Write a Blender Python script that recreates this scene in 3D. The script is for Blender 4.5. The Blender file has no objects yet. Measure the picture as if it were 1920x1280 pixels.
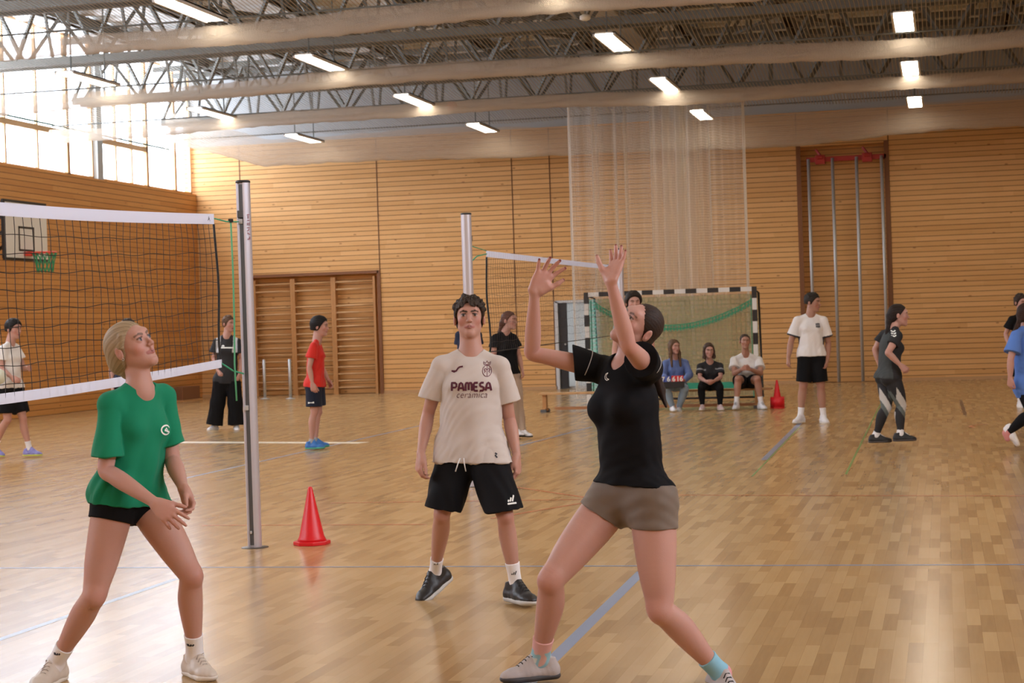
import bpy, bmesh, math, random
import numpy as np
from mathutils import Vector, Matrix
random.seed(7)
rng = np.random.default_rng(11)
S = bpy.context.scene
COL = S.collection
# ------------------------------------------------------------------ camera
FPX = 3350.0
CAM = np.array([0.0, 0.0, 1.48])
YAW, PITCH, ROLL = math.radians(13.6), math.atan(26 / FPX), 0.032
FWD0 = np.array([-math.sin(YAW), math.cos(YAW), 0.0])
LR = np.array([math.cos(YAW), math.sin(YAW), 0.0])
UPW = np.array([0.0, 0.0, 1.0])
FWD = FWD0 * math.cos(PITCH) - UPW * math.sin(PITCH)
UP1 = np.cross(LR, FWD)
RGT = LR * math.cos(ROLL) - UP1 * math.sin(ROLL)
UPV = UP1 * math.cos(ROLL) + LR * math.sin(ROLL)
cd = bpy.data.cameras.new('camera')
cam = bpy.data.objects.new('camera', cd); COL.objects.link(cam)
cam.matrix_world = Matrix([[RGT[i], UPV[i], -FWD[i], CAM[i]] for i in range(3)] + [[0, 0, 0, 1]])
cd.sensor_width = 36.0; cd.lens = 36.0 * FPX / 1920.0
cd.clip_start = 0.1; cd.clip_end = 200
cd.dof.use_dof = True; cd.dof.focus_distance = 8.3; cd.dof.aperture_fstop = 9.0
S.camera = cam
# ------------------------------------------------------------------ sky, exposure, daylight portals
S.view_settings.view_transform = 'Standard'; S.view_settings.look = 'None'
S.view_settings.gamma = 1.0; S.view_settings.use_curve_mapping = False
S.view_settings.exposure = -0.07
W = bpy.data.worlds.new('sky'); S.world = W; W.use_nodes = True
wn = W.node_tree.nodes; wn['Background'].inputs[0].default_value = (0.84, 0.90, 1.0, 1); wn['Background'].inputs[1].default_value = 13.5
LAMP_STRENGTH = 24.0
X0, X1, Y0, Y1 = -17.8, 9.2, -4.0, 41.0          # the hall
ZC = 8.0                                        # roof deck
def portal(name, loc, rot, sx, sy):
    l = bpy.data.lights.new(name, 'AREA'); l.shape = 'RECTANGLE'; l.size = sx; l.size_y = sy
    l.cycles.is_portal = True
    o = bpy.data.objects.new(name, l); COL.objects.link(o); o.location = loc; o.rotation_euler = rot
portal('window_portal', (X0 - 0.12, (Y0 + Y1) / 2, 6.5), (0, math.radians(-90), 0), 3.0, 44.0)
portal('window_portal', (X1 + 0.12, 5.0, 6.6), (0, math.radians(90), 0), 2.4, 17.0)
S.cycles.max_bounces = 7; S.cycles.diffuse_bounces = 4; S.cycles.glossy_bounces = 3
S.cycles.transparent_max_bounces = 24; S.cycles.transmission_bounces = 4
S.cycles.sample_clamp_indirect = 6.0; S.cycles.caustics_reflective = False; S.cycles.caustics_refractive = False
# ------------------------------------------------------------------ pixel rays of the photograph -> points
def ray(px, py):
    return FWD + RGT * (px - 960) / FPX + UPV * (640 - py) / FPX
def P(px, py, d):                                # at depth d along the view axis
    return CAM + ray(px, py) * d
def onX(px, py, X):
    r = ray(px, py); return CAM + r * (X - CAM[0]) / r[0]
def onY(px, py, Y):
    r = ray(px, py); return CAM + r * (Y - CAM[1]) / r[1]
def onZ(px, py, Z=0.0):
    r = ray(px, py); return CAM + r * (Z - CAM[2]) / r[2]
def V(x, y, z):                                  # right, up, towards the viewer
    v = LR * x + UPW * y - FWD0 * z
    return v / np.linalg.norm(v)
# ------------------------------------------------------------------ materials
MATS = {}
def mat(name, col=(0.8, 0.8, 0.8), rough=0.6, metal=0.0, emit=None, es=0.0, bump=None, attr=False, sss=0.0, spec=0.5, noise=None, sheen=0.0, alpha=None):
    if name in MATS: return MATS[name]
    m = bpy.data.materials.new(name); m.use_nodes = True
    nt = m.node_tree; b = nt.nodes['Principled BSDF']
    b.inputs['Base Color'].default_value = (*col, 1); b.inputs['Roughness'].default_value = rough
    b.inputs['Metallic'].default_value = metal; b.inputs['Specular IOR Level'].default_value = spec
    if sheen: b.inputs['Sheen Weight'].default_value = sheen
    if emit: b.inputs['Emission Color'].default_value = (*emit, 1); b.inputs['Emission Strength'].default_value = es
    if alpha is not None: b.inputs['Alpha'].default_value = alpha
    if sss:
        b.inputs['Subsurface Weight'].default_value = sss; b.inputs['Subsurface Radius'].default_value = (1.0, 0.35, 0.2); b.inputs['Subsurface Scale'].default_value = 0.012
    tc = nt.nodes.new('ShaderNodeTexCoord')
    src = None
    if attr:
        a = nt.nodes.new('ShaderNodeAttribute'); a.attribute_name = 'Col'; src = a.outputs['Color']
        nt.links.new(src, b.inputs['Base Color'])
    if noise:                                    # (scale, amount): mottling of the colour itself
        n = nt.nodes.new('ShaderNodeTexNoise'); n.inputs['Scale'].default_value = noise[0]; n.inputs['Detail'].default_value = 4
        nt.links.new(tc.outputs['Object'], n.inputs['Vector'])
        mx = nt.nodes.new('ShaderNodeMix'); mx.data_type = 'RGBA'; mx.blend_type = 'MULTIPLY'
        rp = nt.nodes.new('ShaderNodeValToRGB'); d = noise[1]
        rp.color_ramp.elements[0].color = (1 - d, 1 - d, 1 - d, 1); rp.color_ramp.elements[1].color = (1 + d, 1 + d, 1 + d, 1)
        nt.links.new(n.outputs['Fac'], rp.inputs['Fac']); mx.inputs['Factor'].default_value = 1.0
        if src: nt.links.new(src, mx.inputs['A'])
        else: mx.inputs['A'].default_value = (*col, 1)
        nt.links.new(rp.outputs['Color'], mx.inputs['B']); nt.links.new(mx.outputs['Result'], b.inputs['Base Color'])
    if bump:                                     # (scale, strength, stretch)
        n = nt.nodes.new('ShaderNodeTexNoise'); n.inputs['Scale'].default_value = bump[0]; n.inputs['Detail'].default_value = 5
        mp = nt.nodes.new('ShaderNodeMapping'); mp.inputs['Scale'].default_value = bump[2] if len(bump) > 2 else (1, 1, 1)
        nt.links.new(tc.outputs['Object'], mp.inputs['Vector']); nt.links.new(mp.outputs['Vector'], n.inputs['Vector'])
        bp = nt.nodes.new('ShaderNodeBump'); bp.inputs['Strength'].default_value = bump[1]; bp.inputs['Distance'].default_value = 0.004
        nt.links.new(n.outputs['Fac'], bp.inputs['Height']); nt.links.new(bp.outputs['Normal'], b.inputs['Normal'])
    MATS[name] = m
    return m
# ------------------------------------------------------------------ objects
def tag(o, label=None, cat=None, group=None, kind=None):
    if label: o['label'] = label
    if cat: o['category'] = cat
    if group: o['group'] = group
    if kind: o['kind'] = kind
    return o
def empty(name, loc, label=None, cat=None, group=None, rz=0.0):
    o = bpy.data.objects.new(name, None); COL.objects.link(o); o.location = loc; o.rotation_euler = (0, 0, rz); o.empty_display_size = 0.1
    return tag(o, label, cat, group)
def link_mesh(name, me, m, parent=None):
    o = bpy.data.objects.new(name, me); COL.objects.link(o)
    if m is not None:
        for mm in (m if isinstance(m, (list, tuple)) else [m]): me.materials.append(mm)
    if parent is not None: o.parent = parent
    return o
def np_mesh(name, v, f, smooth=True, cols=None):
    me = bpy.data.meshes.new(name); v = np.asarray(v, np.float32); f = np.asarray(f, np.int32)
    n = f.shape[1]
    me.vertices.add(len(v)); me.vertices.foreach_set('co', v.ravel())
    me.loops.add(f.size); me.loops.foreach_set('vertex_index', f.ravel())
    me.polygons.add(len(f)); me.polygons.foreach_set('loop_start', np.arange(0, f.size, n, dtype=np.int32))
    me.polygons.foreach_set('loop_total', np.full(len(f), n, np.int32))
    me.polygons.foreach_set('use_smooth', np.full(len(f), smooth, bool))
    if cols is not None:
        a = me.color_attributes.new('Col', 'FLOAT_COLOR', 'POINT')
        c4 = np.ones((len(v), 4), np.float32); c4[:, :3] = cols; a.data.foreach_set('color', c4.ravel())
    me.update(); me.validate()
    return me
class MB:
    """collects boxes, bars, tubes and lathes into ONE mesh"""
    def __init__(s): s.v = []; s.f = []
    def add(s, vs, fs):
        o = len(s.v); s.v += [tuple(map(float, p)) for p in vs]; s.f += [tuple(i + o for i in f) for f in fs]
    def box(s, lo, hi):
        x0, y0, z0 = lo; x1, y1, z1 = hi
        s.add([(x0, y0, z0), (x1, y0, z0), (x1, y1, z0), (x0, y1, z0), (x0, y0, z1), (x1, y0, z1), (x1, y1, z1), (x0, y1, z1)],
              [(3, 2, 1, 0), (4, 5, 6, 7), (0, 1, 5, 4), (1, 2, 6, 5), (2, 3, 7, 6), (3, 0, 4, 7)]); return s
    def obox(s, c, ax, ay, az):                  # oriented box, half-axis vectors
        c = np.array(c, float); A = [np.array(a, float) for a in (ax, ay, az)]
        vs = [c + i * A[0] + j * A[1] + k * A[2] for k in (-1, 1) for j in (-1, 1) for i in (-1, 1)]
        s.add(vs, [(0, 2, 3, 1), (4, 5, 7, 6), (0, 1, 5, 4), (1, 3, 7, 5), (3, 2, 6, 7), (2, 0, 4, 6)]); return s
    def bar(s, a, b, w, h=None, up=(0, 0, 1)):
        a = np.array(a, float); b = np.array(b, float); d = b - a; L = np.linalg.norm(d)
        if L < 1e-6: return s
        d /= L; u = np.array(up, float)
        if abs(u @ d) > 0.98: u = np.array([1.0, 0, 0]) if abs(d[0]) < .9 else np.array([0, 1.0, 0])
        x = np.cross(d, u); x /= np.linalg.norm(x); y = np.cross(x, d)
        return s.obox((a + b) / 2, x * w / 2, d * L / 2, y * (h or w) / 2)
    def tube(s, pts, r, n=8, closed=False, cap=True):
        pts = [np.array(p, float) for p in pts]; N = len(pts); rs = r if hasattr(r, '__len__') else [r] * N
        ring = []; prev = None
        for i, p in enumerate(pts):
            if closed: d = pts[(i + 1) % N] - pts[i - 1]
            else: d = pts[min(i + 1, N - 1)] - pts[max(i - 1, 0)]
            d = d / (np.linalg.norm(d) + 1e-12)
            if prev is None:
                u = np.array([0, 0, 1.0]) if abs(d[2]) < .9 else np.array([1.0, 0, 0])
            else: u = prev
            x = np.cross(u, d); x /= (np.linalg.norm(x) + 1e-12); y = np.cross(d, x); prev = y
            ring.append([p + rs[i] * (math.cos(2 * math.pi * k / n) * x + math.sin(2 * math.pi * k / n) * y) for k in range(n)])
        vs = [q for R in ring for q in R]; fs = []
        for i in range(N if closed else N - 1):
            j = (i + 1) % N
            for k in range(n): fs.append((i * n + k, i * n + (k + 1) % n, j * n + (k + 1) % n, j * n + k))
        if cap and not closed: fs.append(tuple(range(n))[::-1]); fs.append(tuple((N - 1) * n + k for k in range(n)))
        s.add(vs, fs); return s
    def lathe(s, c, prof, n=24):                 # prof: (r, z) from bottom to top
        c = np.array(c, float); vs = []; fs = []
        for r, z in prof:
            for k in range(n):
                a = 2 * math.pi * k / n; vs.append(c + (r * math.cos(a), r * math.sin(a), z))
        for i in range(len(prof) - 1):
            for k in range(n): fs.append((i * n + k, i * n + (k + 1) % n, (i + 1) * n + (k + 1) % n, (i + 1) * n + k))
        fs.append(tuple(range(n))[::-1]); fs.append(tuple((len(prof) - 1) * n + k for k in range(n)))
        s.add(vs, fs); return s
    def build(s, name, m, parent=None, smooth=False, origin=None, bevel=0.0):
        me = bpy.data.meshes.new(name)
        off = np.zeros(3)
        if parent is not None: off = np.array(parent_loc(parent))
        elif origin is not None: off = np.array(origin, float)
        me.from_pydata([tuple(np.array(p) - off) for p in s.v], [], s.f); me.update()
        if smooth:
            me.polygons.foreach_set('use_smooth', [len(p.vertices) == 4 for p in me.polygons])
        o = link_mesh(name, me, m, parent)
        if origin is not None and parent is None: o.location = origin
        if bevel:
            b = o.modifiers.new('bevel', 'BEVEL'); b.width = bevel; b.segments = 2; b.limit_method = 'ANGLE'
        return o
def parent_loc(p):
    l = np.zeros(3)
    while p is not None: l += np.array(p.location); p = p.parent
    return l
# ------------------------------------------------------------------ signed-distance modelling (smoothly blended solids -> one mesh)
def nrm(v): v = np.array(v, float); return v / (np.linalg.norm(v) + 1e-12)
def orth(v, n): v = np.array(v, float); n = nrm(n); return nrm(v - (v @ n) * n)
def cone(a, b, ra, rb, k=.02, n=None, fl=1.0, cuts=(), sub=False):
    return dict(t='c', a=np.array(a, float), b=np.array(b, float), ra=ra, rb=rb, k=k, n=None if n is None else nrm(n), fl=fl, cuts=list(cuts), sub=sub)
def ell(c, r, M=None, k=.02, cuts=(), sub=False):
    return dict(t='e', c=np.array(c, float), r=np.array(r if hasattr(r, '__len__') else (r, r, r), float), M=np.eye(3) if M is None else M, k=k, cuts=list(cuts), sub=sub)
def inflate(prims, d, cuts=None):
    out = []
    for p in prims:
        q = dict(p)
        if q['t'] == 'c': q['ra'] = q['ra'] + d; q['rb'] = q['rb'] + d
        else: q['r'] = q['r'] + d
        if cuts: q['cuts'] = list(q['cuts']) + list(cuts)
        out.append(q)
    return out
def bounds(prims, pad=.02):
    lo = np.full(3, 1e9); hi = -lo
    for p in prims:
        if p['sub']: continue
        if p['t'] == 'c':
            for q, r in ((p['a'], p['ra']), (p['b'], p['rb'])): lo = np.minimum(lo, q - r); hi = np.maximum(hi, q + r)
        else:
            r = p['r'].max(); lo = np.minimum(lo, p['c'] - r); hi = np.maximum(hi, p['c'] + r)
    return lo - pad, hi + pad
def sdf_mesh(prims, h, gcuts=(), relax=1):
    lo, hi = bounds(prims, .012 + 2 * h)
    n = np.ceil((hi - lo) / h).astype(int) + 1
    F = np.full(n, 0.3, np.float32)
    ax = [(lo[i] + np.arange(n[i]) * h).astype(np.float32) for i in range(3)]
    for p in prims:
        pad = p['k'] + 3 * h
        if p['t'] == 'c':
            l = np.minimum(p['a'] - p['ra'], p['b'] - p['rb']) - pad; u = np.maximum(p['a'] + p['ra'], p['b'] + p['rb']) + pad
        else: l = p['c'] - p['r'].max() - pad; u = p['c'] + p['r'].max() + pad
        i0 = np.clip(np.floor((l - lo) / h).astype(int), 0, n - 1); i1 = np.clip(np.ceil((u - lo) / h).astype(int) + 1, 1, n)
        if (i1 <= i0).any(): continue
        sl = tuple(slice(i0[i], i1[i]) for i in range(3))
        X = ax[0][sl[0]][:, None, None]; Y = ax[1][sl[1]][None, :, None]; Z = ax[2][sl[2]][None, None, :]
        if p['t'] == 'c':
            a, b = p['a'], p['b']; ab = b - a; L2 = ab @ ab + 1e-12
            dx, dy, dz = X - a[0], Y - a[1], Z - a[2]
            rr_ = p['ra'] - p['rb']; y_ = dx * ab[0] + dy * ab[1] + dz * ab[2]
            if p['fl'] == 1 and L2 > rr_ * rr_ * 1.02 and abs(rr_) > 1e-6:   # true round cone: tangent surface, no steps along a chain
                a2 = L2 - rr_ * rr_; il = 1 / L2; z_ = y_ - L2
                x2 = (dx * L2 - ab[0] * y_) ** 2 + (dy * L2 - ab[1] * y_) ** 2 + (dz * L2 - ab[2] * y_) ** 2
                y2 = y_ * y_ * L2; z2 = z_ * z_ * L2; kk = np.sign(rr_) * rr_ * rr_ * x2
                d = (np.sqrt(x2 * a2 * il) + y_ * rr_) * il - p['ra']
                d = np.where(np.sign(y_) * a2 * y2 < kk, np.sqrt(x2 + y2) * il - p['ra'], d)
                d = np.where(np.sign(z_) * a2 * z2 > kk, np.sqrt(x2 + z2) * il - p['rb'], d)
                t = None
            else: t = np.clip(y_ / L2, 0, 1)
            if t is not None:
                qx, qy, qz = dx - t * ab[0], dy - t * ab[1], dz - t * ab[2]
                if p['n'] is not None and p['fl'] != 1:
                    nn = p['n']; s = (qx * nn[0] + qy * nn[1] + qz * nn[2]) * (1 / p['fl'] - 1)
                    qx, qy, qz = qx + nn[0] * s, qy + nn[1] * s, qz + nn[2] * s
                d = np.sqrt(qx * qx + qy * qy + qz * qz) - (p['ra'] + t * (p['rb'] - p['ra']))
                if p['fl'] < 1: d = d * (0.5 + 0.5 * p['fl'])
        else:
            M = p['M']; dx, dy, dz = X - p['c'][0], Y - p['c'][1], Z - p['c'][2]
            l3 = [dx * M[i][0] + dy * M[i][1] + dz * M[i][2] for i in range(3)]
            k0 = np.sqrt(sum((l3[i] / p['r'][i]) ** 2 for i in range(3)))
            k1 = np.sqrt(sum((l3[i] / p['r'][i] ** 2) ** 2 for i in range(3))) + 1e-9
            d = k0 * (k0 - 1) / k1
        for (q, nn) in p['cuts']:
            d = np.maximum(d, (X - q[0]) * nn[0] + (Y - q[1]) * nn[1] + (Z - q[2]) * nn[2])
        old = F[sl]; k = max(p['k'], 1e-4)
        if p['sub']:
            d = -d; hh = np.clip(.5 - .5 * (d - old) / k, 0, 1) * 1.0
            hh = np.clip(.5 + .5 * (d - old) / k, 0, 1)
            F[sl] = old * (1 - hh) + d * hh + k * hh * (1 - hh)
        else:
            hh = np.clip(.5 + .5 * (d - old) / k, 0, 1)
            F[sl] = d * (1 - hh) + old * hh - k * hh * (1 - hh)
    for (q, nn) in gcuts:
        F = np.maximum(F, (ax[0][:, None, None] - q[0]) * nn[0] + (ax[1][None, :, None] - q[1]) * nn[1] + (ax[2][None, None, :] - q[2]) * nn[2]).astype(np.float32)
    ins = F < 0
    for a_ in range(3):                          # keep the border outside
        s_ = [slice(None)] * 3; s_[a_] = 0; ins[tuple(s_)] = False; s_[a_] = -1; ins[tuple(s_)] = False
    cnt = np.zeros(np.array(ins.shape) - 1, np.uint8)
    for i in (0, 1):
        for j in (0, 1):
            for k in (0, 1): cnt += ins[i:ins.shape[0] - 1 + i, j:ins.shape[1] - 1 + j, k:ins.shape[2] - 1 + k]
    c = np.argwhere((cnt > 0) & (cnt < 8)); del cnt
    corners = np.array([(i, j, k) for i in (0, 1) for j in (0, 1) for k in (0, 1)])
    fv = np.stack([F[c[:, 0] + o[0], c[:, 1] + o[1], c[:, 2] + o[2]] for o in corners], 1)
    iv = np.stack([ins[c[:, 0] + o[0], c[:, 1] + o[1], c[:, 2] + o[2]] for o in corners], 1)
    acc = np.zeros((len(c), 3)); num = np.zeros(len(c))
    for a_ in range(8):
        for b_ in range(a_ + 1, 8):
            if np.abs(corners[a_] - corners[b_]).sum() != 1: continue
            m_ = iv[:, a_] != iv[:, b_]
            fa, fb = fv[m_, a_], fv[m_, b_]; t = np.clip(fa / (fa - fb + 1e-12), 0.02, .98)[:, None]
            acc[m_] += corners[a_] + t * (corners[b_] - corners[a_]); num[m_] += 1
    verts = (c + acc / num[:, None]) * h + lo
    vid = np.full(np.array(ins.shape) - 1, -1, np.int32); vid[c[:, 0], c[:, 1], c[:, 2]] = np.arange(len(c))
    quads = []
    for a_ in range(3):
        s0 = [slice(1, -1)] * 3; s1 = [slice(1, -1)] * 3; s0[a_] = slice(0, -1); s1[a_] = slice(1, None)
        A, B = ins[tuple(s0)], ins[tuple(s1)]
        e = np.argwhere(A != B); off = np.array([1, 1, 1]); off[a_] = 0; e = e + off
        flip = ins[e[:, 0], e[:, 1], e[:, 2]]
        u_, w_ = [(1, 2), (2, 0), (0, 1)][a_]
        du = np.zeros(3, int); du[u_] = 1; dw = np.zeros(3, int); dw[w_] = 1
        g = lambda q: vid[q[:, 0], q[:, 1], q[:, 2]]
        q = np.stack([g(e - du - dw), g(e - dw), g(e), g(e - du)], 1)
        q[~flip] = q[~flip][:, ::-1]; quads.append(q)
    quads = np.concatenate(quads); quads = quads[(quads >= 0).all(1)]
    for _ in range(relax):
        s_ = np.zeros_like(verts); n_ = np.zeros(len(verts))
        for i in range(4):
            a_, b_ = quads[:, i], quads[:, (i + 1) % 4]
            for x in range(3):
                s_[:, x] += np.bincount(a_, verts[b_, x], len(verts)) + np.bincount(b_, verts[a_, x], len(verts))
            n_ += np.bincount(a_, minlength=len(verts)) + np.bincount(b_, minlength=len(verts))
        verts = verts * .5 + .5 * s_ / np.maximum(n_, 1)[:, None]
    return verts, quads
def vnormals(v, q):
    n = np.cross(v[q[:, 2]] - v[q[:, 0]], v[q[:, 3]] - v[q[:, 1]]); out = np.zeros_like(v)
    for i in range(4):
        for x in range(3): out[:, x] += np.bincount(q[:, i], n[:, x], len(v))
    return out / (np.linalg.norm(out, axis=1, keepdims=True) + 1e-12)
def waves(seed, wl, amp, axis=None, n=5):
    """soft cloth folds: warped sine waves; axis = direction the folds run along"""
    r = np.random.default_rng(seed); ks = []
    for i in range(n):
        d = r.normal(size=3)
        if axis is not None: a = nrm(axis); d = d - (d @ a) * a * 0.85
        ks.append((nrm(d) * 2 * math.pi / (wl * r.uniform(.6, 1.5)), r.uniform(0, 6.28), r.uniform(.5, 1)))
    def f(p):
        w = np.sin(p[:, [1, 2, 0]] * 9.0 + seed) * 0.035; q = p + w; s = 0
        for k, ph, a in ks: s = s + a * np.sin(q @ k + ph)
        return amp * s / n * 1.6
    return f
# ------------------------------------------------------------------ people
def hframe(J):
    f = nrm(J['hf']); u = orth(J['hu'], f); r = np.cross(f, u)
    return r, f, u
def hp(J, x, y, z):
    r, f, u = hframe(J); s = J.get('hs', 1.0)
    return J['head'] + s * (x * r + y * f + z * u)
def chain(pts, rad, k=.0004, k0=None, sub=6, cuts=(), n=None, fl=1.0):
    pts = [np.array(p, float) for p in pts]; N = len(pts); P2 = []; R2 = []
    for i in range(N - 1):
        p0, p1, p2, p3 = pts[max(i - 1, 0)], pts[i], pts[i + 1], pts[min(i + 2, N - 1)]
        r0, r1, r2, r3 = rad[max(i - 1, 0)], rad[i], rad[i + 1], rad[min(i + 2, N - 1)]
        for j in range(sub):
            t = j / sub
            h = lambda a, b, c, d: .5 * (2 * b + (c - a) * t + (2 * a - 5 * b + 4 * c - d) * t * t + (3 * b - a - 3 * c + d) * t ** 3)
            P2.append(h(p0, p1, p2, p3)); R2.append(h(r0, r1, r2, r3))
    P2.append(pts[-1]); R2.append(rad[-1])
    return [cone(P2[i], P2[i + 1], R2[i], R2[i + 1], (k0 if k0 is not None and i == 0 else k), n, fl, cuts=cuts) for i in range(len(P2) - 1)]
def head_prims(J, fine=True):
    s = J.get('hs', 1.0); r, f, u = hframe(J); M = np.array([r, f, u]); L = lambda x, y, z: hp(J, x, y, z)
    w = J.get('face_w', 1.0)
    p = [ell(L(0, -.014, .032), s * np.array([.073, .092, .083]), M, .01),
         ell(L(0, .032, -.012), s * np.array([.058 * w, .057, .088]), M, .03),
         ell(L(0, .035, -.062), s * np.array([.043 * w, .044, .043]), M, .025),
         cone(L(-.046 * w, -.004, -.046), L(-.011, .064, -.094), .016 * s, .013 * s, .03), cone(L(.046 * w, -.004, -.046), L(.011, .064, -.094), .016 * s, .013 * s, .03),
         ell(L(0, .070, -.095), s * .0175, None, .018),
         cone(L(-.03, .073, .036), L(.03, .073, .036), .018 * s, .018 * s, .02)]
    for q in (-1, 1):
        p += [ell(L(q * .041 * w, .055, -.022), s * .021, None, .02)]
    if fine:
        for q in (-1, 1):
            p += [ell(L(q * .0315, .104, .006), s * np.array([.019, .019, .013]), M, .012, sub=True)]
        for q in (-1, 1):
            p += [cone(L(q * .012, .0865, .0215), L(q * .046, .070, .025), .0065 * s, .0055 * s, .009),
                  ell(L(q * .0315, .0755, .0045), s * .0152, M, .004)]
        p += [cone(L(0, .082, .012), L(0, .1055, -.024), .0065 * s, .0095 * s, .012), ell(L(0, .1075, -.0285), s * .0095, None, .006)]
        for q in (-1, 1):
            p += [ell(L(q * .0115, .0975, -.031), s * np.array([.0075, .009, .0068]), M, .006)]
            p += [ell(L(q * .0065, .1025, -.0395), s * .0033, None, .003, sub=True)]
        p += [cone(L(0, .092, -.042), L(0, .092, -.05), .006 * s, .006 * s, .008)]
        p += [cone(L(-.023, .081, -.0590), L(-.004, .0925, -.0550), .0034 * s, .0050 * s, .005), cone(L(.023, .081, -.0590), L(.004, .0925, -.0550), .0034 * s, .0050 * s, .005),
              cone(L(-.018, .081, -.0625), L(0, .0915, -.0650), .0038 * s, .0054 * s, .005), cone(L(.018, .081, -.0625), L(0, .0915, -.0650), .0038 * s, .0054 * s, .005)]
        p += [cone(L(-.021, .0925, -.0598), L(.021, .0925, -.0598), .0018 * s, .0018 * s, .0015, sub=True)]
        p += [cone(L(-.012, .094, -.078), L(.012, .094, -.078), .006 * s, .006 * s, .008, sub=True)]
    else:
        p += [cone(L(0, .082, .012), L(0, .106, -.026), .007 * s, .011 * s, .012)]
        for q in (-1, 1): p += [ell(L(q * .0315, .099, .006), s * .0135, M, .012, sub=True)]
        p += [cone(L(-.016, .088, -.059), L(.016, .088, -.059), .0075 * s, .0075 * s, .006)]
    for q in (-1, 1):
        Me = np.array([r, nrm(f + .25 * q * r * -1), u])
        p += [ell(L(q * .0805, -.012, -.006), s * np.array([.0105, .018, .031]), Me, .005)]
        if fine: p += [ell(L(q * .091, -.007, -.001), s * np.array([.006, .009, .017]), Me, .004, sub=True)]
    return p
def head_paint(J, c):
    """natural colouring of a face: lips, brows, lashes, cheeks; plus shade painted into nostrils and lip parting"""
    L = lambda x, y, z: hp(J, x, y, z); s = J.get('hs', 1.0); lips = J.get('lips', (.46, .17, .16)); brow = J.get('brow', (.09, .05, .035))
    out = []
    for q in (-1, 1):
        out += [(L(q * .043, .062, -.030), None, .036 * s, tuple(np.array(c) * np.array([1.0, .70, .72])), .8),
                (L(q * .078, -.012, -.004), None, .026 * s, tuple(np.array(c) * np.array([1.0, .72, .70])), .6),
                (L(q * .014, .094, .0235), L(q * .032, .089, .0295), .0046 * s, brow, .95), (L(q * .032, .089, .0295), L(q * .048, .076, .0255), .0042 * s, brow, .9),
                (L(q * .020, .090, .0125), L(q * .045, .082, .0105), .0036 * s, tuple(np.array(brow) * .7), .9),
                (L(q * .0315, .092, .0055), None, .0080 * s, J.get('iris', (.035, .025, .02)), .95),
                (L(q * .0315, .095, .0055), L(q * .0315, .088, .0055), .0035 * s, (.01, .01, .01), .9)]
        out += [(L(q * .0235, .092, .0035), None, .0042 * s, (.40, .34, .33), .7), (L(q * .0405, .086, .0035), None, .0042 * s, (.40, .34, .33), .7)]
        out += [(L(q * .0065, .103, -.039), None, .0035 * s, tuple(np.array(c) * .35), .7)]  # shade of the nostril hollows, darkened into the skin colour
    out += [(L(-.025, .083, -.0595), L(.025, .083, -.0595), .0068 * s, lips, .8), (L(-.010, .093, -.0560), L(.010, .093, -.0560), .0055 * s, lips, .75), (L(-.010, .091, -.0640), L(.010, .091, -.0640), .0062 * s, lips, .75),
            (L(-.020, .094, -.0598), L(.020, .094, -.0598), .0026 * s, tuple(np.array(lips) * .4), .8)]
    out += [(L(0, .106, -.028), None, .013 * s, tuple(np.array(c) * np.array([1, .85, .83])), .5)]
    return out
def hand_prims(Wr, d, n, t=None, side='R', s=1.0, curl=(20, 20, 20, 20), spread=8, thumb=(45, 20), fine=True, seg=None, fr=1.0):
    """Wr wrist, d towards the fingers, n palm normal, t thumb side"""
    d = nrm(d)
    if t is None: t = np.cross(d, n) if side == 'R' else np.cross(n, d)
    t = orth(t, d); n = np.cross(d, t) * (1 if np.cross(d, t) @ np.array(n) > 0 else -1)
    P_ = []; lat = [.031, .0105, -.0105, -.031]; fl = [.070, .078, .072, .057]; kn = [.088, .092, .087, .078]
    B = Wr + d * .006 * s
    for i in range(4):
        K = Wr + s * (d * kn[i] + t * lat[i])
        P_.append(cone(B + t * lat[i] * .55 * s, K, .0155 * s, .0118 * s, .014, n, .85))
        dr = nrm(d + t * math.tan(math.radians(spread * [1.1, .35, -.45, -1.3][i])))
        ax = np.cross(dr, n); q = K; c = 0
        for j in range(3):
            c += math.radians(curl[i] * [1.0, 1.15, .75][j])
            dd = dr * math.cos(c) + n * math.sin(c)
            e = q + dd * fl[i] * s * [.45, .30, .25][j]
            r0 = [.0098, .0088, .0080][j] * s * fr; r1 = [.0088, .0080, .0066][j] * s * fr
            if i == 3: r0 *= .88; r1 *= .88
            P_.append(cone(q, e, r0, r1, .0035 if j else .006)); q = e
    P_.append(ell(Wr + s * (d * .05), s * np.array([.038, .042, .014]), np.array([t, d, n]), .012))
    P_.append(cone(Wr + s * (d * .022 + t * .018 + n * .006), Wr + s * (d * .05 + t * .030 + n * .010), .017 * s, .016 * s, .014))
    a, b = math.radians(thumb[0]), math.radians(thumb[1])
    td = nrm(d * math.cos(a) + t * math.sin(a)); td = nrm(td * math.cos(b) + n * math.sin(b))
    q = Wr + s * (d * .018 + t * .021 + n * .006); m = q + td * .043 * s
    P_.append(cone(q, m, .0155 * s, .0125 * s, .012))
    t2 = nrm(td + d * .25); e = m + t2 * .033 * s; P_.append(cone(m, e, .0112 * s * fr, .0102 * s * fr, .006))
    t3 = nrm(t2 + d * .25); P_.append(cone(e, e + t3 * .026 * s, .0102 * s * fr, .0078 * s * fr, .004))
    return P_
def torso_frame(J):
    hc = (J['ha'] + J['hb']) / 2; sc = (J['sa'] + J['sb']) / 2
    up = nrm(sc - hc); r = orth(J['sb'] - J['sa'], up); f = np.cross(up, r)
    if f @ J['f'] < 0: f = -f
    pr = orth(J['hb'] - J['ha'], up); pf = np.cross(up, pr)
    if pf @ J['f'] < 0: pf = -pf
    return hc, sc, up, r, f, pr, pf
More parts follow.
